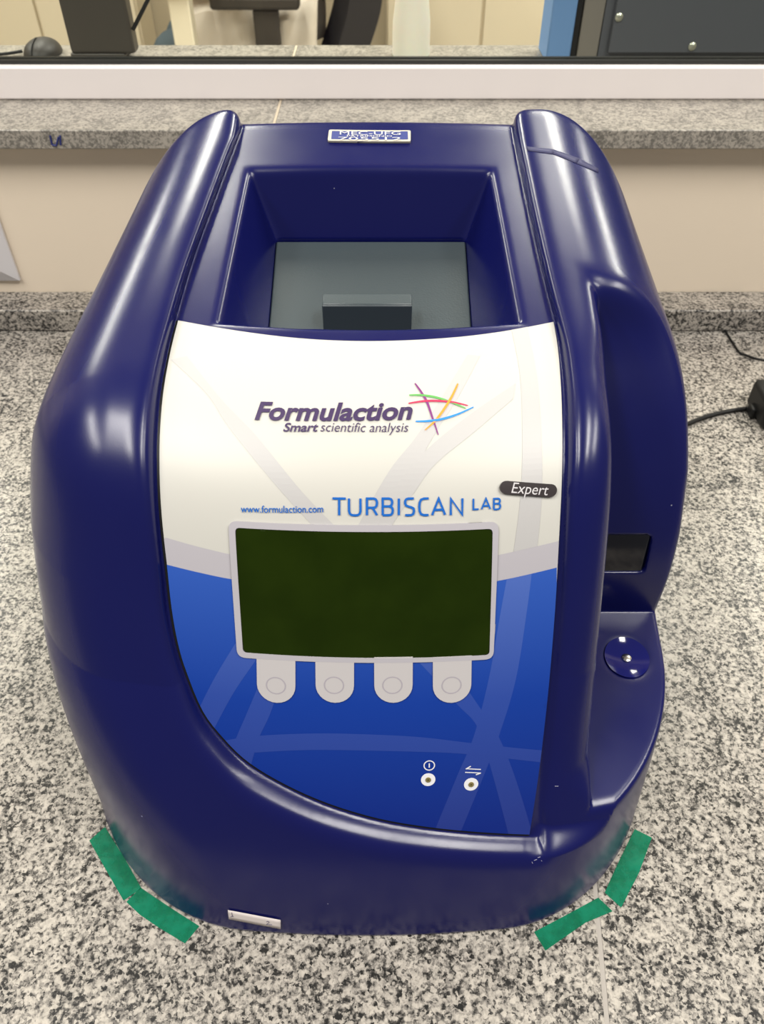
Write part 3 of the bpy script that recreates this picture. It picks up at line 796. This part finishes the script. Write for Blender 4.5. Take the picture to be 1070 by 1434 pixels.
# indicator lights and their symbols
wht = mat('white_ink', (.80, .80, .84), .35); brass = mat('brass_led', (.42, .34, .14), .3, .6); ledh = mat('led_hole', (.10, .08, .02), .4)
for px_, py_ in ((599.5, 1090), (659.5, 1096.5)):
    o = sheet('indicator_light', [disc(px_, py_, .0036)], O2+.00018, wht, dev, step=.004, thick=.0001)
    sheet('lens', [disc(px_, py_, .0014)], O2+.0005, brass, o, thick=.0003, step=.01)
    sheet('lens_hole', [disc(px_, py_, .0005)], O2+.00056, ledh, o, step=.01)
c = L(601, 1070); ring = [(c[0]+.0026*math.cos(t), c[1]+.0026*math.sin(t)) for t in np.linspace(0, 2*math.pi, 25)]
strokes_geo('power_symbol', [(ring, .00055), ([(c[0], c[1]+.0012), (c[0], c[1]-.0012)], .0006)], O4, wht, label)
def ln(*pts): return [L(*p_) for p_ in pts]
strokes_geo('transfer_symbol', [(ln((673, 1075.5), (652, 1074.5)), .0005), (ln((652, 1075), (659, 1071)), .0006), (ln((651, 1079.5), (673, 1080.5)), .0005), (ln((673, 1080.5), (666, 1083)), .0006)], O4, wht, label)

# asset tag on the top
tagw = mat('tag_white_print', (.60, .60, .62), .5)
tagp = rrect(0, 0, 0, 0, .0012, [(461, 184), (575, 185), (575, 200.5), (459, 199.5)])
atag = sheet('asset_tag', [tagp], .0012, mat('pale_metal_tag', (.55, .51, .42), .5), dev, thick=.0012, step=.01)
atag['label'] = 'white and blue asset tag plate'
inn = rrect(0, 0, 0, 0, .0005, [(465, 186), (571, 186.5), (571.5, 198), (464, 197.5)])
sheet('tag_print', [inn], .00126, mat('blue_tag_print', (.035, .05, .22), .35), atag, step=.01)
lettering('MEC-UFG', (476, 191.6), (561, 192.1), 187.4, tagw, atag, .00155, ref='E')
lettering('PATRIMONIO', (486, 194.6), (549, 195.1), 192.5, tagw, atag, .00155, ref='E')
lettering('705512', (474, 199.0), (562, 199.4), 195.4, tagw, atag, .00155, ref='E')

# grey lid at the bottom of the top well, and its bent tab
lid = empty('x', (0, 0, 0), 'a', 'b'); bpy.data.objects.remove(lid)
def lid_z(y): return .2473+.33*(y-.33)-.0345
bm = bmesh.new(); vs = box(bm, -.0618, .0488, .332, .4310, -.003, 0)
for v in vs: v.co.z += lid_z(v.co.y)
lid = bmobj('well_lid', bm, M['lid'], dev, bevel=.001); lid['label'] = 'grey painted metal lid'
bm = bmesh.new(); x0, x1 = -.0318, .0160
ya = .366; za = lid_z(ya)
vs = box(bm, x0, x1, ya, ya+.0016, za-.001, za+.0165)
bmobj('lid_tab', bm, M['tab'], lid, bevel=.0006, seg=2)
bm = bmesh.new(); vs = box(bm, x0, x1, ya+.0016, ya+.0095, za+.0150, za+.0165)
for v in vs: v.co.z += .25*(v.co.y-ya-.0016)
bmobj('tab_fold', bm, M['lid'], lid, bevel=.0007, seg=2)

# dark glass in the slot, glossy dimple and screw on the shelf
bm = bmesh.new()
for v in box(bm, .1090, .1510, .2965, .2990, .1115, .1380): v.co.y += (v.co.z-.125)*.20
o = bmobj('sensor_window', bm, M['blackgloss'], dev, bevel=.002)
o.data.transform(Matrix.Translation((0, -.0012, 0))@Matrix.Identity(4))
m = mat('glossy_navy_plastic', (.008, .01, .12), .07)
bm = bmesh.new(); R = .055; dz = .0016; rr = [i/12*.0129 for i in range(13)]
prof = [(x, DISH.z+.00075+R-dz-math.sqrt(R*R-x*x)) for x in rr]
lathe(bm, prof, DISH.x, DISH.y, 48)
bm.transform(Matrix.Translation(DISH)@Matrix.Rotation(math.radians(8.5), 4, 'X')@Matrix.Translation(-DISH))
o = bmobj('dimple', bm, m, dev); o['label'] = 'glossy shallow dimple'
bm = bmesh.new(); lathe(bm, [(.0, DISH.z+.0006), (.0018, DISH.z+.0005), (.0027, DISH.z), (.0029, DISH.z-.001)], DISH.x, DISH.y, 24)
bmobj('screw', bm, mat('steel', (.6, .58, .54), .25, 1), dev)['label'] = 'small steel screw head'

# paper strip with handwriting stuck to the foot of the front
def unp_shell(px, py, off):
    u, t = uv(px, py); a, b = .2, .46
    ds = np.linspace(.2, .46, 400); f = shell(u*ds, (CT+t*ST)*ds, HC+(-ST+t*CT)*ds)
    i = int(np.argmax(f < off)); a, b = ds[i-1], ds[i]
    for _ in range(20):
        m_ = (a+b)/2
        v = shell(np.array([u*m_]), np.array([(CT+t*ST)*m_]), np.array([HC+(-ST+t*CT)*m_]))[0]
        if v > off: a = m_
        else: b = m_
    return Vector((u*m_, (CT+t*ST)*m_, HC+(-ST+t*CT)*m_))
def shell_patch(name, corners, off, mt, parent, nu=12, nv=3, thick=.0002):
    """corners TL TR BR BL as pixels on the housing"""
    bm = bmesh.new(); g_ = []
    for j in range(nv+1):
        row = []
        for i in range(nu+1):
            u_, v_ = i/nu, j/nv
            px_ = (corners[0][0]*(1-u_)+corners[1][0]*u_)*(1-v_)+(corners[3][0]*(1-u_)+corners[2][0]*u_)*v_
            py_ = (corners[0][1]*(1-u_)+corners[1][1]*u_)*(1-v_)+(corners[3][1]*(1-u_)+corners[2][1]*u_)*v_
            row.append(bm.verts.new(unp_shell(px_, py_, off)))
        g_.append(row)
    for j in range(nv):
        for i in range(nu): bm.faces.new((g_[j][i], g_[j+1][i], g_[j+1][i+1], g_[j][i+1]))
    me = bpy.data.meshes.new(name); bm.to_mesh(me); bm.free()
    for p_ in me.polygons: p_.use_smooth = True
    o = link(name, me, mt, parent)
    if thick:
        so = o.modifiers.new('s', 'SOLIDIFY'); so.thickness = thick; so.offset = 0
    return o
pap = shell_patch('paper_strip', [(319, 1274.5), (393, 1288.5), (393, 1301), (320.5, 1287)], .0009, mat('white_paper', (.66, .60, .58), .7), dev)
pap['label'] = 'white paper strip with faint handwriting'
def shell_stroke(name, lines, wpx, off, mt, parent):
    bm = bmesh.new()
    for pts in lines:
        v_ = [unp_shell(x, y, off) for x, y in pts]; tube(bm, v_, .00013, 5)
    return bmobj(name, bm, mt, parent)
inkm = mat('grey_pen_ink', (.10, .09, .16), .6)
shell_stroke('handwriting', [[(324.5, 1278), (325, 1281), (326, 1283.5)], [(323, 1284), (325, 1283), (327, 1284)],
                             [(373, 1291), (375.5, 1290), (377, 1291.5), (375, 1293.5), (373, 1294.5), (377, 1294.8), (381, 1295)]], 1, .0012, inkm, pap)
# dried strip of clear tape on the right shoulder
m = mat('dry_clear_tape', (.03, .03, .10), .55)
shell_patch('tape_residue', [(738, 205), (775, 209), (775, 216), (738, 211)], .00015, m, dev, 6, 2, .0001)
shell_patch('tape_residue', [(775, 209), (812, 222), (808, 229), (775, 216)], .00015, m, dev, 6, 2, .0001)
shell_patch('tape_residue', [(812, 222), (838, 236), (838, 242), (808, 229)], .00015, m, dev, 6, 2, .0001)
m = mat('pale_scuff', (.35, .34, .45), .7)
for pts in ([(753, 1201), (757, 1200)], [(748, 1205), (752, 1203.5)], [(745, 1207), (746, 1209)], [(758, 1205), (759, 1206)], [(777, 1101), (782, 1101)]):
    shell_stroke('scuff', [pts], 1, .0001, m, dev)

# ------------------------------------------------------------------ green tape pieces on the counter
def tape(pts, label, seed):
    P_ = [on_z(x, y, .0004) for x, y in pts]
    bm = bmesh.new(); n = len(P_)//2
    a = P_[:n]; b = P_[n:][::-1]
    va = [bm.verts.new(p_) for p_ in a]; vb = [bm.verts.new(p_) for p_ in b]
    for i in range(n-1): bm.faces.new((va[i], va[i+1], vb[i+1], vb[i]))
    bmesh.ops.recalc_face_normals(bm, faces=bm.faces[:])
    me = bpy.data.meshes.new('green_tape'); bm.to_mesh(me); bm.free()
    o = link('green_tape', me, tape_mat(seed)); tag(o, label, 'tape', 'green tape pieces around the instrument')
    s_ = o.modifiers.new('s', 'SOLIDIFY'); s_.thickness = .00012; s_.offset = -1
def zig(a, b, n, amp, seed):
    rnd = random.Random(seed); out = []
    for i in range(n+1):
        t = i/n; out.append((a[0]+(b[0]-a[0])*t+rnd.uniform(-amp, amp), a[1]+(b[1]-a[1])*t+rnd.uniform(-amp, amp)))
    return out
tape([(125, 1177), (150, 1221), (173, 1261)]+[(198, 1244), (175, 1203), (147, 1158)], 'green translucent tape strip left of the instrument, upper of the left pair', 1)
tape([(177, 1263), (196, 1281), (224, 1300), (259, 1321)]+[(279, 1297), (240, 1272), (210, 1252), (197, 1243)], 'green translucent tape strip at the front left foot, beside the paper strip', 2)
tape([(748, 1305), (790, 1283), (838, 1257), (858, 1262)][:3]+[(858, 1276), (820, 1292), (764, 1331)], 'green translucent tape strip crossing the counter joint line', 3)
tape([(847, 1250), (865, 1210), (889, 1161)]+[(913, 1173), (895, 1222), (870, 1271)], 'green translucent tape strip standing upright at the front right foot', 4)

# ------------------------------------------------------------------ cables and adapter on the counter
def cable(name, pts, r, z, label, start=()):
    P_ = catmull(list(start)+[on_z(x, y, z) for x, y in pts], 8)
    bm = bmesh.new(); tube(bm, P_, r, 10)
    return tag(bmobj(name, bm, M['black']), label, 'cable')
cable('power_cable', [(905, 615), (940, 602), (962, 594), (985, 585), (1010, 578), (1035, 573.5), (1064, 570.5)], .0021, .0024, 'thick black power cable running to the adapter right of the instrument', [(.10, .4835, .03), (.115, .505, .012), (.16, .51, .0024)])
cable('thin_wire', [(1013, 462), (1016, 464), (1026, 480), (1036, 494), (1044, 497), (1062, 503), (1090, 506), (1130, 510)], .0011, .0014, 'thin black wire bent on the counter near the upstand')
ax, ay, _ = on_z(1064, 605, 0)
ad = empty('power_adapter', (ax+.05, ay+.02, 0), 'black power adapter at the right edge of the counter', 'adapter')
boxo('adapter_case', (ax, ax+.09, ay, ay+.045, .0005, .030), M['black'], ad, bevel=.006, seg=4)
boxo('cable_relief', (ax-.004, ax+.004, ay+.018, ay+.030, .001, .012), M['black'], ad, bevel=.002)

# ------------------------------------------------------------------ wall plate at the left
x_, y_, z_ = on_y(30, 391, YW)
bm = bmesh.new()
X1 = x_; X0 = x_-.125; Z0 = z_; Z1 = z_+.125
def ringp(i, yy): return [(X0+i, yy, Z0+i), (X1-i, yy, Z0+i), (X1-i, yy, Z1-i), (X0+i, yy, Z1-i)]
prev = None
for pr in (ringp(0, YW-.0003), ringp(0, YW-.004), ringp(.014, YW-.010), ringp(.02, YW-.010)):
    cur = [bm.verts.new(p_) for p_ in pr]
    if prev:
        for i in range(4): bm.faces.new((prev[i], prev[(i+1) % 4], cur[(i+1) % 4], cur[i]))
    else: bm.faces.new(cur)
    prev = cur
bm.faces.new(prev)
wp = empty('wall_socket', ((X0+X1)/2, YW, (Z0+Z1)/2), 'white plastic wall socket plate on the beige wall at left', 'socket')
bmobj('cover_plate', bm, M['white_plastic'], wp, smooth=False, bevel=.0008)
boxo('socket_insert', (X0+.035, X1-.035, YW-.0115, YW-.0095, Z0+.03, Z1-.03), M['white_plastic'], wp, bevel=.001)
for k in (-1, 0, 1):
    bm = bmesh.new(); lathe(bm, [(0, 0), (.0022, 0), (.0022, .0004), (0, .0004)], 0, 0, 12)
    bm.transform(Matrix.Translation(((X0+X1)/2+k*.0095, YW-.0117, (Z0+Z1)/2+(0.003 if k == 0 else 0)))@Matrix.Rotation(math.pi/2, 4, 'X'))
    bmobj('pin_hole', bm, M['black'], wp)

# ------------------------------------------------------------------ things on the sill behind the glass
ZS = .2
# monitor on its stand
nx0, ny0, _ = on_z(102, 84, ZS); nx1 = on_z(192, 83, ZS)[0]
mon = empty('computer_monitor', ((nx0+nx1)/2, ny0+.01, ZS), 'dark grey monitor stand behind the glass, seen from behind at left', 'monitor')
dg_ = mat('dark_grey_plastic', (.065, .056, .045), .45); bump(dg_, 30, .1)
boxo('neck', (nx0, nx1, ny0, ny0+.022, ZS+.006, .47), dg_, mon, bevel=.003)
boxo('stand_base', (nx0-.002, nx1-.012, ny0+.001, ny0+.055, ZS+.0005, ZS+.0065), dg_, mon, bevel=.002)
boxo('screen_panel', (nx0-.20, nx1+.20, ny0+.024, ny0+.05, .34, .66), dg_, mon, bevel=.004)
bm = bmesh.new(); a = Vector(on_y(214, -30, ny0+.02)); b = Vector(on_y(207, 0, ny0+.012)); c = Vector(on_y(186, 42, ny0+.004))
tube(bm, [a, b, c], .0022, 8); bmobj('monitor_cable', bm, M['black'], mon)
# mouse
mx_, my_, _ = on_z(52, 84, ZS)
ms = empty('computer_mouse', (mx_, my_+.03, ZS), 'dark grey computer mouse on the sill behind the glass at far left', 'mouse')
bm = bmesh.new(); bmesh.ops.create_uvsphere(bm, u_segments=24, v_segments=14, radius=1)
for v in bm.verts:
    v.co.z = max(v.co.z, 0)
    v.co = Vector((mx_+v.co.x*.0205, my_+.024+v.co.y*.030, ZS+.001+v.co.z*.0155))
bmobj('mouse_body', bm, mat('dark_mouse_plastic', (.035, .031, .026), .5), ms)
bm = bmesh.new(); tube(bm, [(mx_-.003+.0, my_+.024+.030*math.cos(t)*-1, ZS+.0015+.0155*math.sin(t)) for t in np.linspace(.1, 1.5, 8)], .0008, 6)
bmobj('button_seam', bm, M['black'], ms)
bm = bmesh.new(); tube(bm, catmull([(mx_-.022, my_+.02, ZS+.004), (mx_-.05, my_+.012, ZS+.0025), (mx_-.09, my_+.02, ZS+.0025), (mx_-.16, my_+.015, ZS+.0025)], 5), .0017, 8)
bmobj('mouse_cable', bm, M['black'], ms)
# bottle
bx_, by_, _ = on_z(576, 87, ZS)
bt = empty('plastic_bottle', (bx_, by_+.02, ZS), 'white plastic bottle with tapering shoulders on the sill behind the glass', 'bottle')
R0 = .0212
bm = bmesh.new(); lathe(bm, [(0, .001), (R0-.002, .0005), (R0, .003), (R0, .026), (R0*.985, .036), (R0*.87, .055), (R0*.78, .072), (R0*.6, .10), (R0*.45, .12), (R0*.4, .125), (R0*.4, .13), (0, .13)], bx_, by_+R0, 36, ZS)
bmobj('bottle_body', bm, mat('milky_plastic', (.88, .84, .72), .4, Subsurface_Weight=.15), bt)
bm = bmesh.new(); lathe(bm, [(R0*.5, .128), (R0*.52, .13), (R0*.52, .145), (R0*.3, .148), (R0*.12, .175), (0, .176)], bx_, by_+R0, 24, ZS)
bmobj('nozzle_cap', bm, mat('pale_cap_plastic', (.7, .66, .55), .4), bt)
# blue folder
fx0, fy0, _ = on_z(763.5, 88, ZS); fx1 = on_z(797, 88, ZS)[0]
fo = empty('box_file', ((fx0+fx1)/2, fy0+.02, ZS), 'blue upright box file behind the glass, left of the dark enclosure', 'file')
bl = mat('blue_card', (.14, .28, .54), .5)
boxo('file_case', (fx0, fx1, fy0, fy0+.055, ZS+.0005, .42), bl, fo, bevel=.0015)
boxo('file_edge', (fx1+.0002, fx1+.0058, fy0+.001, fy0+.05, ZS+.0005, .42), M['black'], fo, bevel=.0006)
# dark enclosure
ex0 = fx1+.0075; g1 = on_z(834, 86, ZS)[0]
en = empty('instrument_enclosure', (g1+.1, fy0+.02, ZS), 'dark slate metal enclosure with screwed panel behind the glass at right', 'enclosure')
slate = mat('slate_painted_metal', (.085, .090, .104), .5); bump(slate, 200, .1)
boxo('side_rail', (ex0, g1-.0005, fy0+.002, fy0+.05, ZS+.0005, .5), mat('grey_rail', (.20, .18, .155), .5), en, bevel=.001)
boxo('enclosure_case', (g1, .75, fy0+.002, fy0+.055, ZS+.0005, .5), slate, en, bevel=.001)
px0 = on_y(851, 70, fy0)[0]; pz0 = on_y(900, 73, fy0)[2]
boxo('front_panel', (px0, .74, fy0-.0035, fy0+.0015, pz0, .49), slate, en, bevel=.0008)
for sx_, sy_ in ((867, 24), (969.5, 65), (1100, 65), (1105, 20)):
    c = Vector(on_y(sx_, sy_, fy0-.0036)); bm = bmesh.new()
    lathe(bm, [(0, .0028), (.0025, .0022), (.0042, .0008), (.0044, 0)], 0, 0, 16)
    bm.transform(Matrix.Translation(c)@Matrix.Rotation(math.pi/2, 4, 'X'))
    bmobj('panel_screw', bm, mat('zinc_screw', (.55, .56, .46), .3, .8), en)

# ------------------------------------------------------------------ back room
YB = 4.0
def cab(x0, x1, seams, label):
    e_ = empty('tall_cabinet', ((x0+x1)/2, YB+.1, -.9), label, 'cabinet')
    boxo('cabinet_body', (x0, x1, YB, YB+.24, -.9, 1.3), M['cabinet'], e_, smooth=False)
    xs2 = [x0]+seams+[x1]
    for a, b in zip(xs2, xs2[1:]):
        d_ = boxo('cabinet_door', (a+.006, b-.006, YB-.022, YB-.001, -.84, 1.28), M['cabinet'], e_, bevel=.003)
        boxo('door_handle', (b-.06, b-.045, YB-.045, YB-.023, .1, .25), mat('steel_handle', (.5, .5, .5), .3, 1), d_)
cab(-2.6, -1.085, [-2.0, -1.53], 'cream tall cabinet at the far left beyond the glass')
cab(.02, 1.32, [.448, .88], 'cream tall cabinet beyond the glass, behind the white bottle')
grey_white = mat('white_table_leg', (.68, .62, .48), .4)
tb = empty('white_table', (-1.0, 2.9, -.9), 'white table beyond the glass, its leg in front of the seated person', 'table')
c = on_y(256, 30, 2.60)
boxo('leg', (c[0]-.035, c[0]+.025, 2.60, 2.66, -.9, -.025), grey_white, tb, bevel=.004)
boxo('leg', (c[0]-1.1, c[0]-1.035, 2.60, 2.66, -.9, -.025), grey_white, tb, bevel=.004)
boxo('tabletop', (c[0]-1.13, c[0]+.05, 2.57, 2.87, -.0245, .01), grey_white, tb, bevel=.004)
# office chair, side on, facing left
YP = 3.25
ch = empty('office_chair', (-.42, YP, -.9), 'black office chair with armrests beyond the glass, carrying the seated person', 'chair')
blk = mat('black_chair_fabric', (.014, .012, .012), .7); blp = mat('black_chair_plastic', (.03, .025, .02), .45)
boxo('seat', (-.66, -.20, YP-.24, YP+.24, -.47, -.40), blk, ch, bevel=.03, seg=3)
bm = bmesh.new()
pr = catmull([(-.235, -.40), (-.19, -.30), (-.14, -.15), (-.15, 0), (-.17, .12), (-.12, .20)], 6)
rows = []
for x, z in pr:
    rows.append([bm.verts.new((x+dx+.03*abs(yy)/.22, YP+yy, z)) for dx, yy in ((0, -.22), (-.02, -.11), (-.025, 0), (-.02, .11), (0, .22), (.11, .22), (.13, 0), (.11, -.22))])
for A, B in zip(rows, rows[1:]):
    for i in range(8): bm.faces.new((A[i], A[(i+1) % 8], B[(i+1) % 8], B[i]))
bm.faces.new(rows[0]); bm.faces.new(rows[-1])
bmobj('backrest', bm, blk, ch)
for s_ in (-1, 1):
    yy = YP+s_*.29
    boxo('armrest', (-.56, -.268, yy-.035, yy+.035, -.153, -.112), blp, ch, bevel=.012, seg=3)
    boxo('armrest_post', (-.425, -.34, yy-.015, yy+.015, -.47, -.1525), blp, ch, bevel=.006)
    boxo('armrest_bracket', (-.425, -.34, min(yy, YP+s_*.1), max(yy, YP+s_*.1), -.49, -.4705), blp, ch)
bm = bmesh.new(); lathe(bm, [(0, -.82), (.03, -.82), (.03, -.6), (.02, -.6), (.02, -.471), (0, -.471)], -.42, YP, 20); bmobj('gas_column', bm, blp, ch)
for k in range(5):
    a = 2*math.pi*k/5+.3; e_ = Vector((-.42+.29*math.cos(a), YP+.29*math.sin(a), -.835))
    bm = bmesh.new(); tube(bm, [(-.42, YP, -.80), tuple(e_)], [.026, .016], 8); lg = bmobj('base_leg', bm, blp, ch)
    bm = bmesh.new(); bmesh.ops.create_cone(bm, cap_ends=True, segments=16, radius1=.03, radius2=.03, depth=.04)
    bm.transform(Matrix.Translation((e_.x, e_.y, -.869))@Matrix.Rotation(a, 4, 'Z')@Matrix.Rotation(math.pi/2, 4, 'X'))
    bmobj('caster', bm, M['black'], lg)

# seated person: one skinned body, coat and trousers as clothing
skin = mat('skin', (.45, .25, .17), .5); coatm = mat('white_lab_coat_cloth', (.66, .60, .52), .8); jean = mat('grey_blue_denim', (.10, .14, .17), .8)
def skinned(name, joints, edges, mt, parent, sub=2, root=0):
    me = bpy.data.meshes.new(name); me.from_pydata([j[0] for j in joints], edges, []); me.update()
    o = link(name, me, None, None)
    sk = o.modifiers.new('k', 'SKIN'); sb = o.modifiers.new('u', 'SUBSURF'); sb.levels = sub; sb.render_levels = sub
    for i, j in enumerate(joints):
        v = me.skin_vertices[0].data[i]; r_ = j[1]; v.radius = r_ if isinstance(r_, tuple) else (r_, r_); v.use_root = (i == root)
    dg = bpy.context.evaluated_depsgraph_get(); dg.update()
    m2 = bpy.data.meshes.new_from_object(o.evaluated_get(dg)); m2.name = name
    bpy.data.objects.remove(o)
    for p_ in m2.polygons: p_.use_smooth = True
    return link(name, m2, mt, parent)
pe = empty('person', (-.42, YP, -.9), 'person in a white lab coat and grey blue jeans seated beyond the glass', 'person')
hx, hz = -.36, -.30
J = [((hx, YP, hz), .115), ((hx-.01, YP, hz+.16), .105), ((hx-.02, YP, hz+.34), .12), ((hx-.03, YP, hz+.46), .07), ((hx-.04, YP, hz+.53), .045), ((hx-.06, YP, hz+.62), .075), ((hx-.06, YP, hz+.70), .085)]
E_ = [(0, 1), (1, 2), (2, 3), (3, 4), (4, 5), (5, 6)]
for s_ in (-1, 1):
    n0 = len(J)
    J += [((hx-.10, YP+s_*.09, hz-.02), .080), ((hx-.42, YP+s_*.12, hz+.0), .060), ((hx-.44, YP+s_*.12, hz-.25), .048), ((hx-.42, YP+s_*.12, hz-.50), .035), ((hx-.50, YP+s_*.12, hz-.555), .028), ((hx-.58, YP+s_*.12, hz-.565), .022)]
    E_ += [(0, n0)]+[(n0+i, n0+i+1) for i in range(5)]
    n0 = len(J)
    J += [((hx-.02, YP+s_*.17, hz+.42), .052), ((hx-.10, YP+s_*.23, hz+.20), .042), ((hx-.32, YP+s_*.18, hz+.215), .030), ((hx-.38, YP+s_*.15, hz+.225), .028)]
    E_ += [(2, n0)]+[(n0+i, n0+i+1) for i in range(3)]
body = skinned('body', J, E_, skin, pe)
# jeans over hips and legs
J = [((hx, YP, hz), .122)]; E_ = []
for s_ in (-1, 1):
    n0 = len(J)
    J += [((hx-.10, YP+s_*.09, hz-.02), .088), ((hx-.42, YP+s_*.12, hz+.0), .070), ((hx-.44, YP+s_*.12, hz-.25), .060), ((hx-.42, YP+s_*.12, hz-.48), .055)]
    E_ += [(0, n0)]+[(n0+i, n0+i+1) for i in range(3)]
skinned('jeans', J, E_, jean, pe)
for s_ in (-1, 1):
    J = [((hx-.40, YP+s_*.12, hz-.565), .040), ((hx-.50, YP+s_*.12, hz-.57), .036), ((hx-.60, YP+s_*.12, hz-.575), .030)]
    skinned('shoe', J, [(0, 1), (1, 2)], M['black'], pe)
# coat: torso and sleeves
J = [((hx, YP, hz+.0), .150), ((hx-.01, YP, hz+.16), .130), ((hx-.02, YP, hz+.34), .140), ((hx-.03, YP, hz+.45), .075)]
E_ = [(0, 1), (1, 2), (2, 3)]
for s_ in (-1, 1):
    n0 = len(J)
    J += [((hx-.02, YP+s_*.17, hz+.41), .065), ((hx-.10, YP+s_*.23, hz+.20), .056), ((hx-.30, YP+s_*.185, hz+.21), .046)]
    E_ += [(2, n0), (n0, n0+1), (n0+1, n0+2)]
coat = skinned('lab_coat', J, E_, coatm, pe)
# skirt of the coat draped over the lap with folds, hanging at the near side
bm = bmesh.new(); rnd = random.Random(4); NU, NV = 60, 22; gg = []
for i in range(NU+1):
    u_ = i/NU; row = []
    for j in range(NV+1):
        v_ = j/NV; x = hx+.14-.50*u_
        ang = -1.9+3.8*v_
        rad_y = .235-.02*u_; top_ = hz+.135-.055*u_
        fold = .013*math.sin(ang*9+u_*7)+.010*math.sin(u_*24+ang*4)
        y = YP+math.sin(ang)*(rad_y+fold)
        z = top_-.02+(math.cos(ang)*.12 if abs(ang) < 1.2 else math.cos(1.2)*.12-(abs(ang)-1.2)*.30)+fold*.7
        if v_ < .5: x += .05*(.5-v_)*2*math.sin(u_*3)
        row.append(bm.verts.new((x+fold*.3, y, z)))
    gg.append(row)
for i in range(NU):
    for j in range(NV): bm.faces.new((gg[i][j], gg[i+1][j], gg[i+1][j+1], gg[i][j+1]))
o = bmobj('coat_skirt', bm, coatm, coat); so = o.modifiers.new('s', 'SOLIDIFY'); so.thickness = .003
# head details
hc = Vector((hx-.06, YP, hz+.67))
bm = bmesh.new(); bmesh.ops.create_uvsphere(bm, u_segments=24, v_segments=16, radius=.098)
for v in bm.verts:
    if v.co.x < -.045 and v.co.z < .045: v.co.x = -.045
    if v.co.z < -.05: v.co.z = -.05
    v.co += hc+Vector((.012, 0, .02))
bmobj('hair', bm, mat('dark_brown_hair', (.03, .018, .012), .6), pe)
bm = bmesh.new(); tube(bm, [hc+Vector((-.078, 0, .01)), hc+Vector((-.105, 0, -.02)), hc+Vector((-.085, 0, -.028))], [.008, .013, .010], 8); bmobj('nose', bm, skin, pe)
bm = bmesh.new(); tube(bm, [hc+Vector((-.083, -.02, -.052)), hc+Vector((-.089, 0, -.054)), hc+Vector((-.083, .02, -.052))], .005, 8); bmobj('mouth', bm, mat('lips', (.35, .12, .10), .5), pe)
for s_ in (-1, 1):
    bm = bmesh.new(); bmesh.ops.create_uvsphere(bm, u_segments=12, v_segments=8, radius=.011); bm.transform(Matrix.Translation(hc+Vector((-.078, s_*.03, .008)))); bmobj('eye', bm, mat('eye_white', (.7, .7, .7), .2), pe)
    wr = Vector((hx-.38, YP+s_*.15, hz+.225))
    J = [(tuple(wr), .024), (tuple(wr+Vector((-.045, 0, -.004))), (.034, .016)), (tuple(wr+Vector((-.085, 0, -.008))), (.038, .013))]
    hb = skinned('hand', J, [(0, 1), (1, 2)], skin, pe)
    for k, ln_ in enumerate((.062, .072, .076, .066)):
        y_ = (k-1.5)*-.019*s_; b0 = wr+Vector((-.088, y_, -.008))
        skinned('finger', [(tuple(b0), .009), (tuple(b0+Vector((-ln_*.5, 0, -.006))), .0085), (tuple(b0+Vector((-ln_*.95, 0, -.028))), .0075)], [(0, 1), (1, 2)], skin, hb, sub=1)
    b0 = wr+Vector((-.03, -s_*.028, -.004))
    skinned('thumb', [(tuple(b0), .011), (tuple(b0+Vector((-.03, -s_*.022, -.006))), .010), (tuple(b0+Vector((-.058, -s_*.026, -.014))), .0085)], [(0, 1), (1, 2)], skin, hb, sub=1)
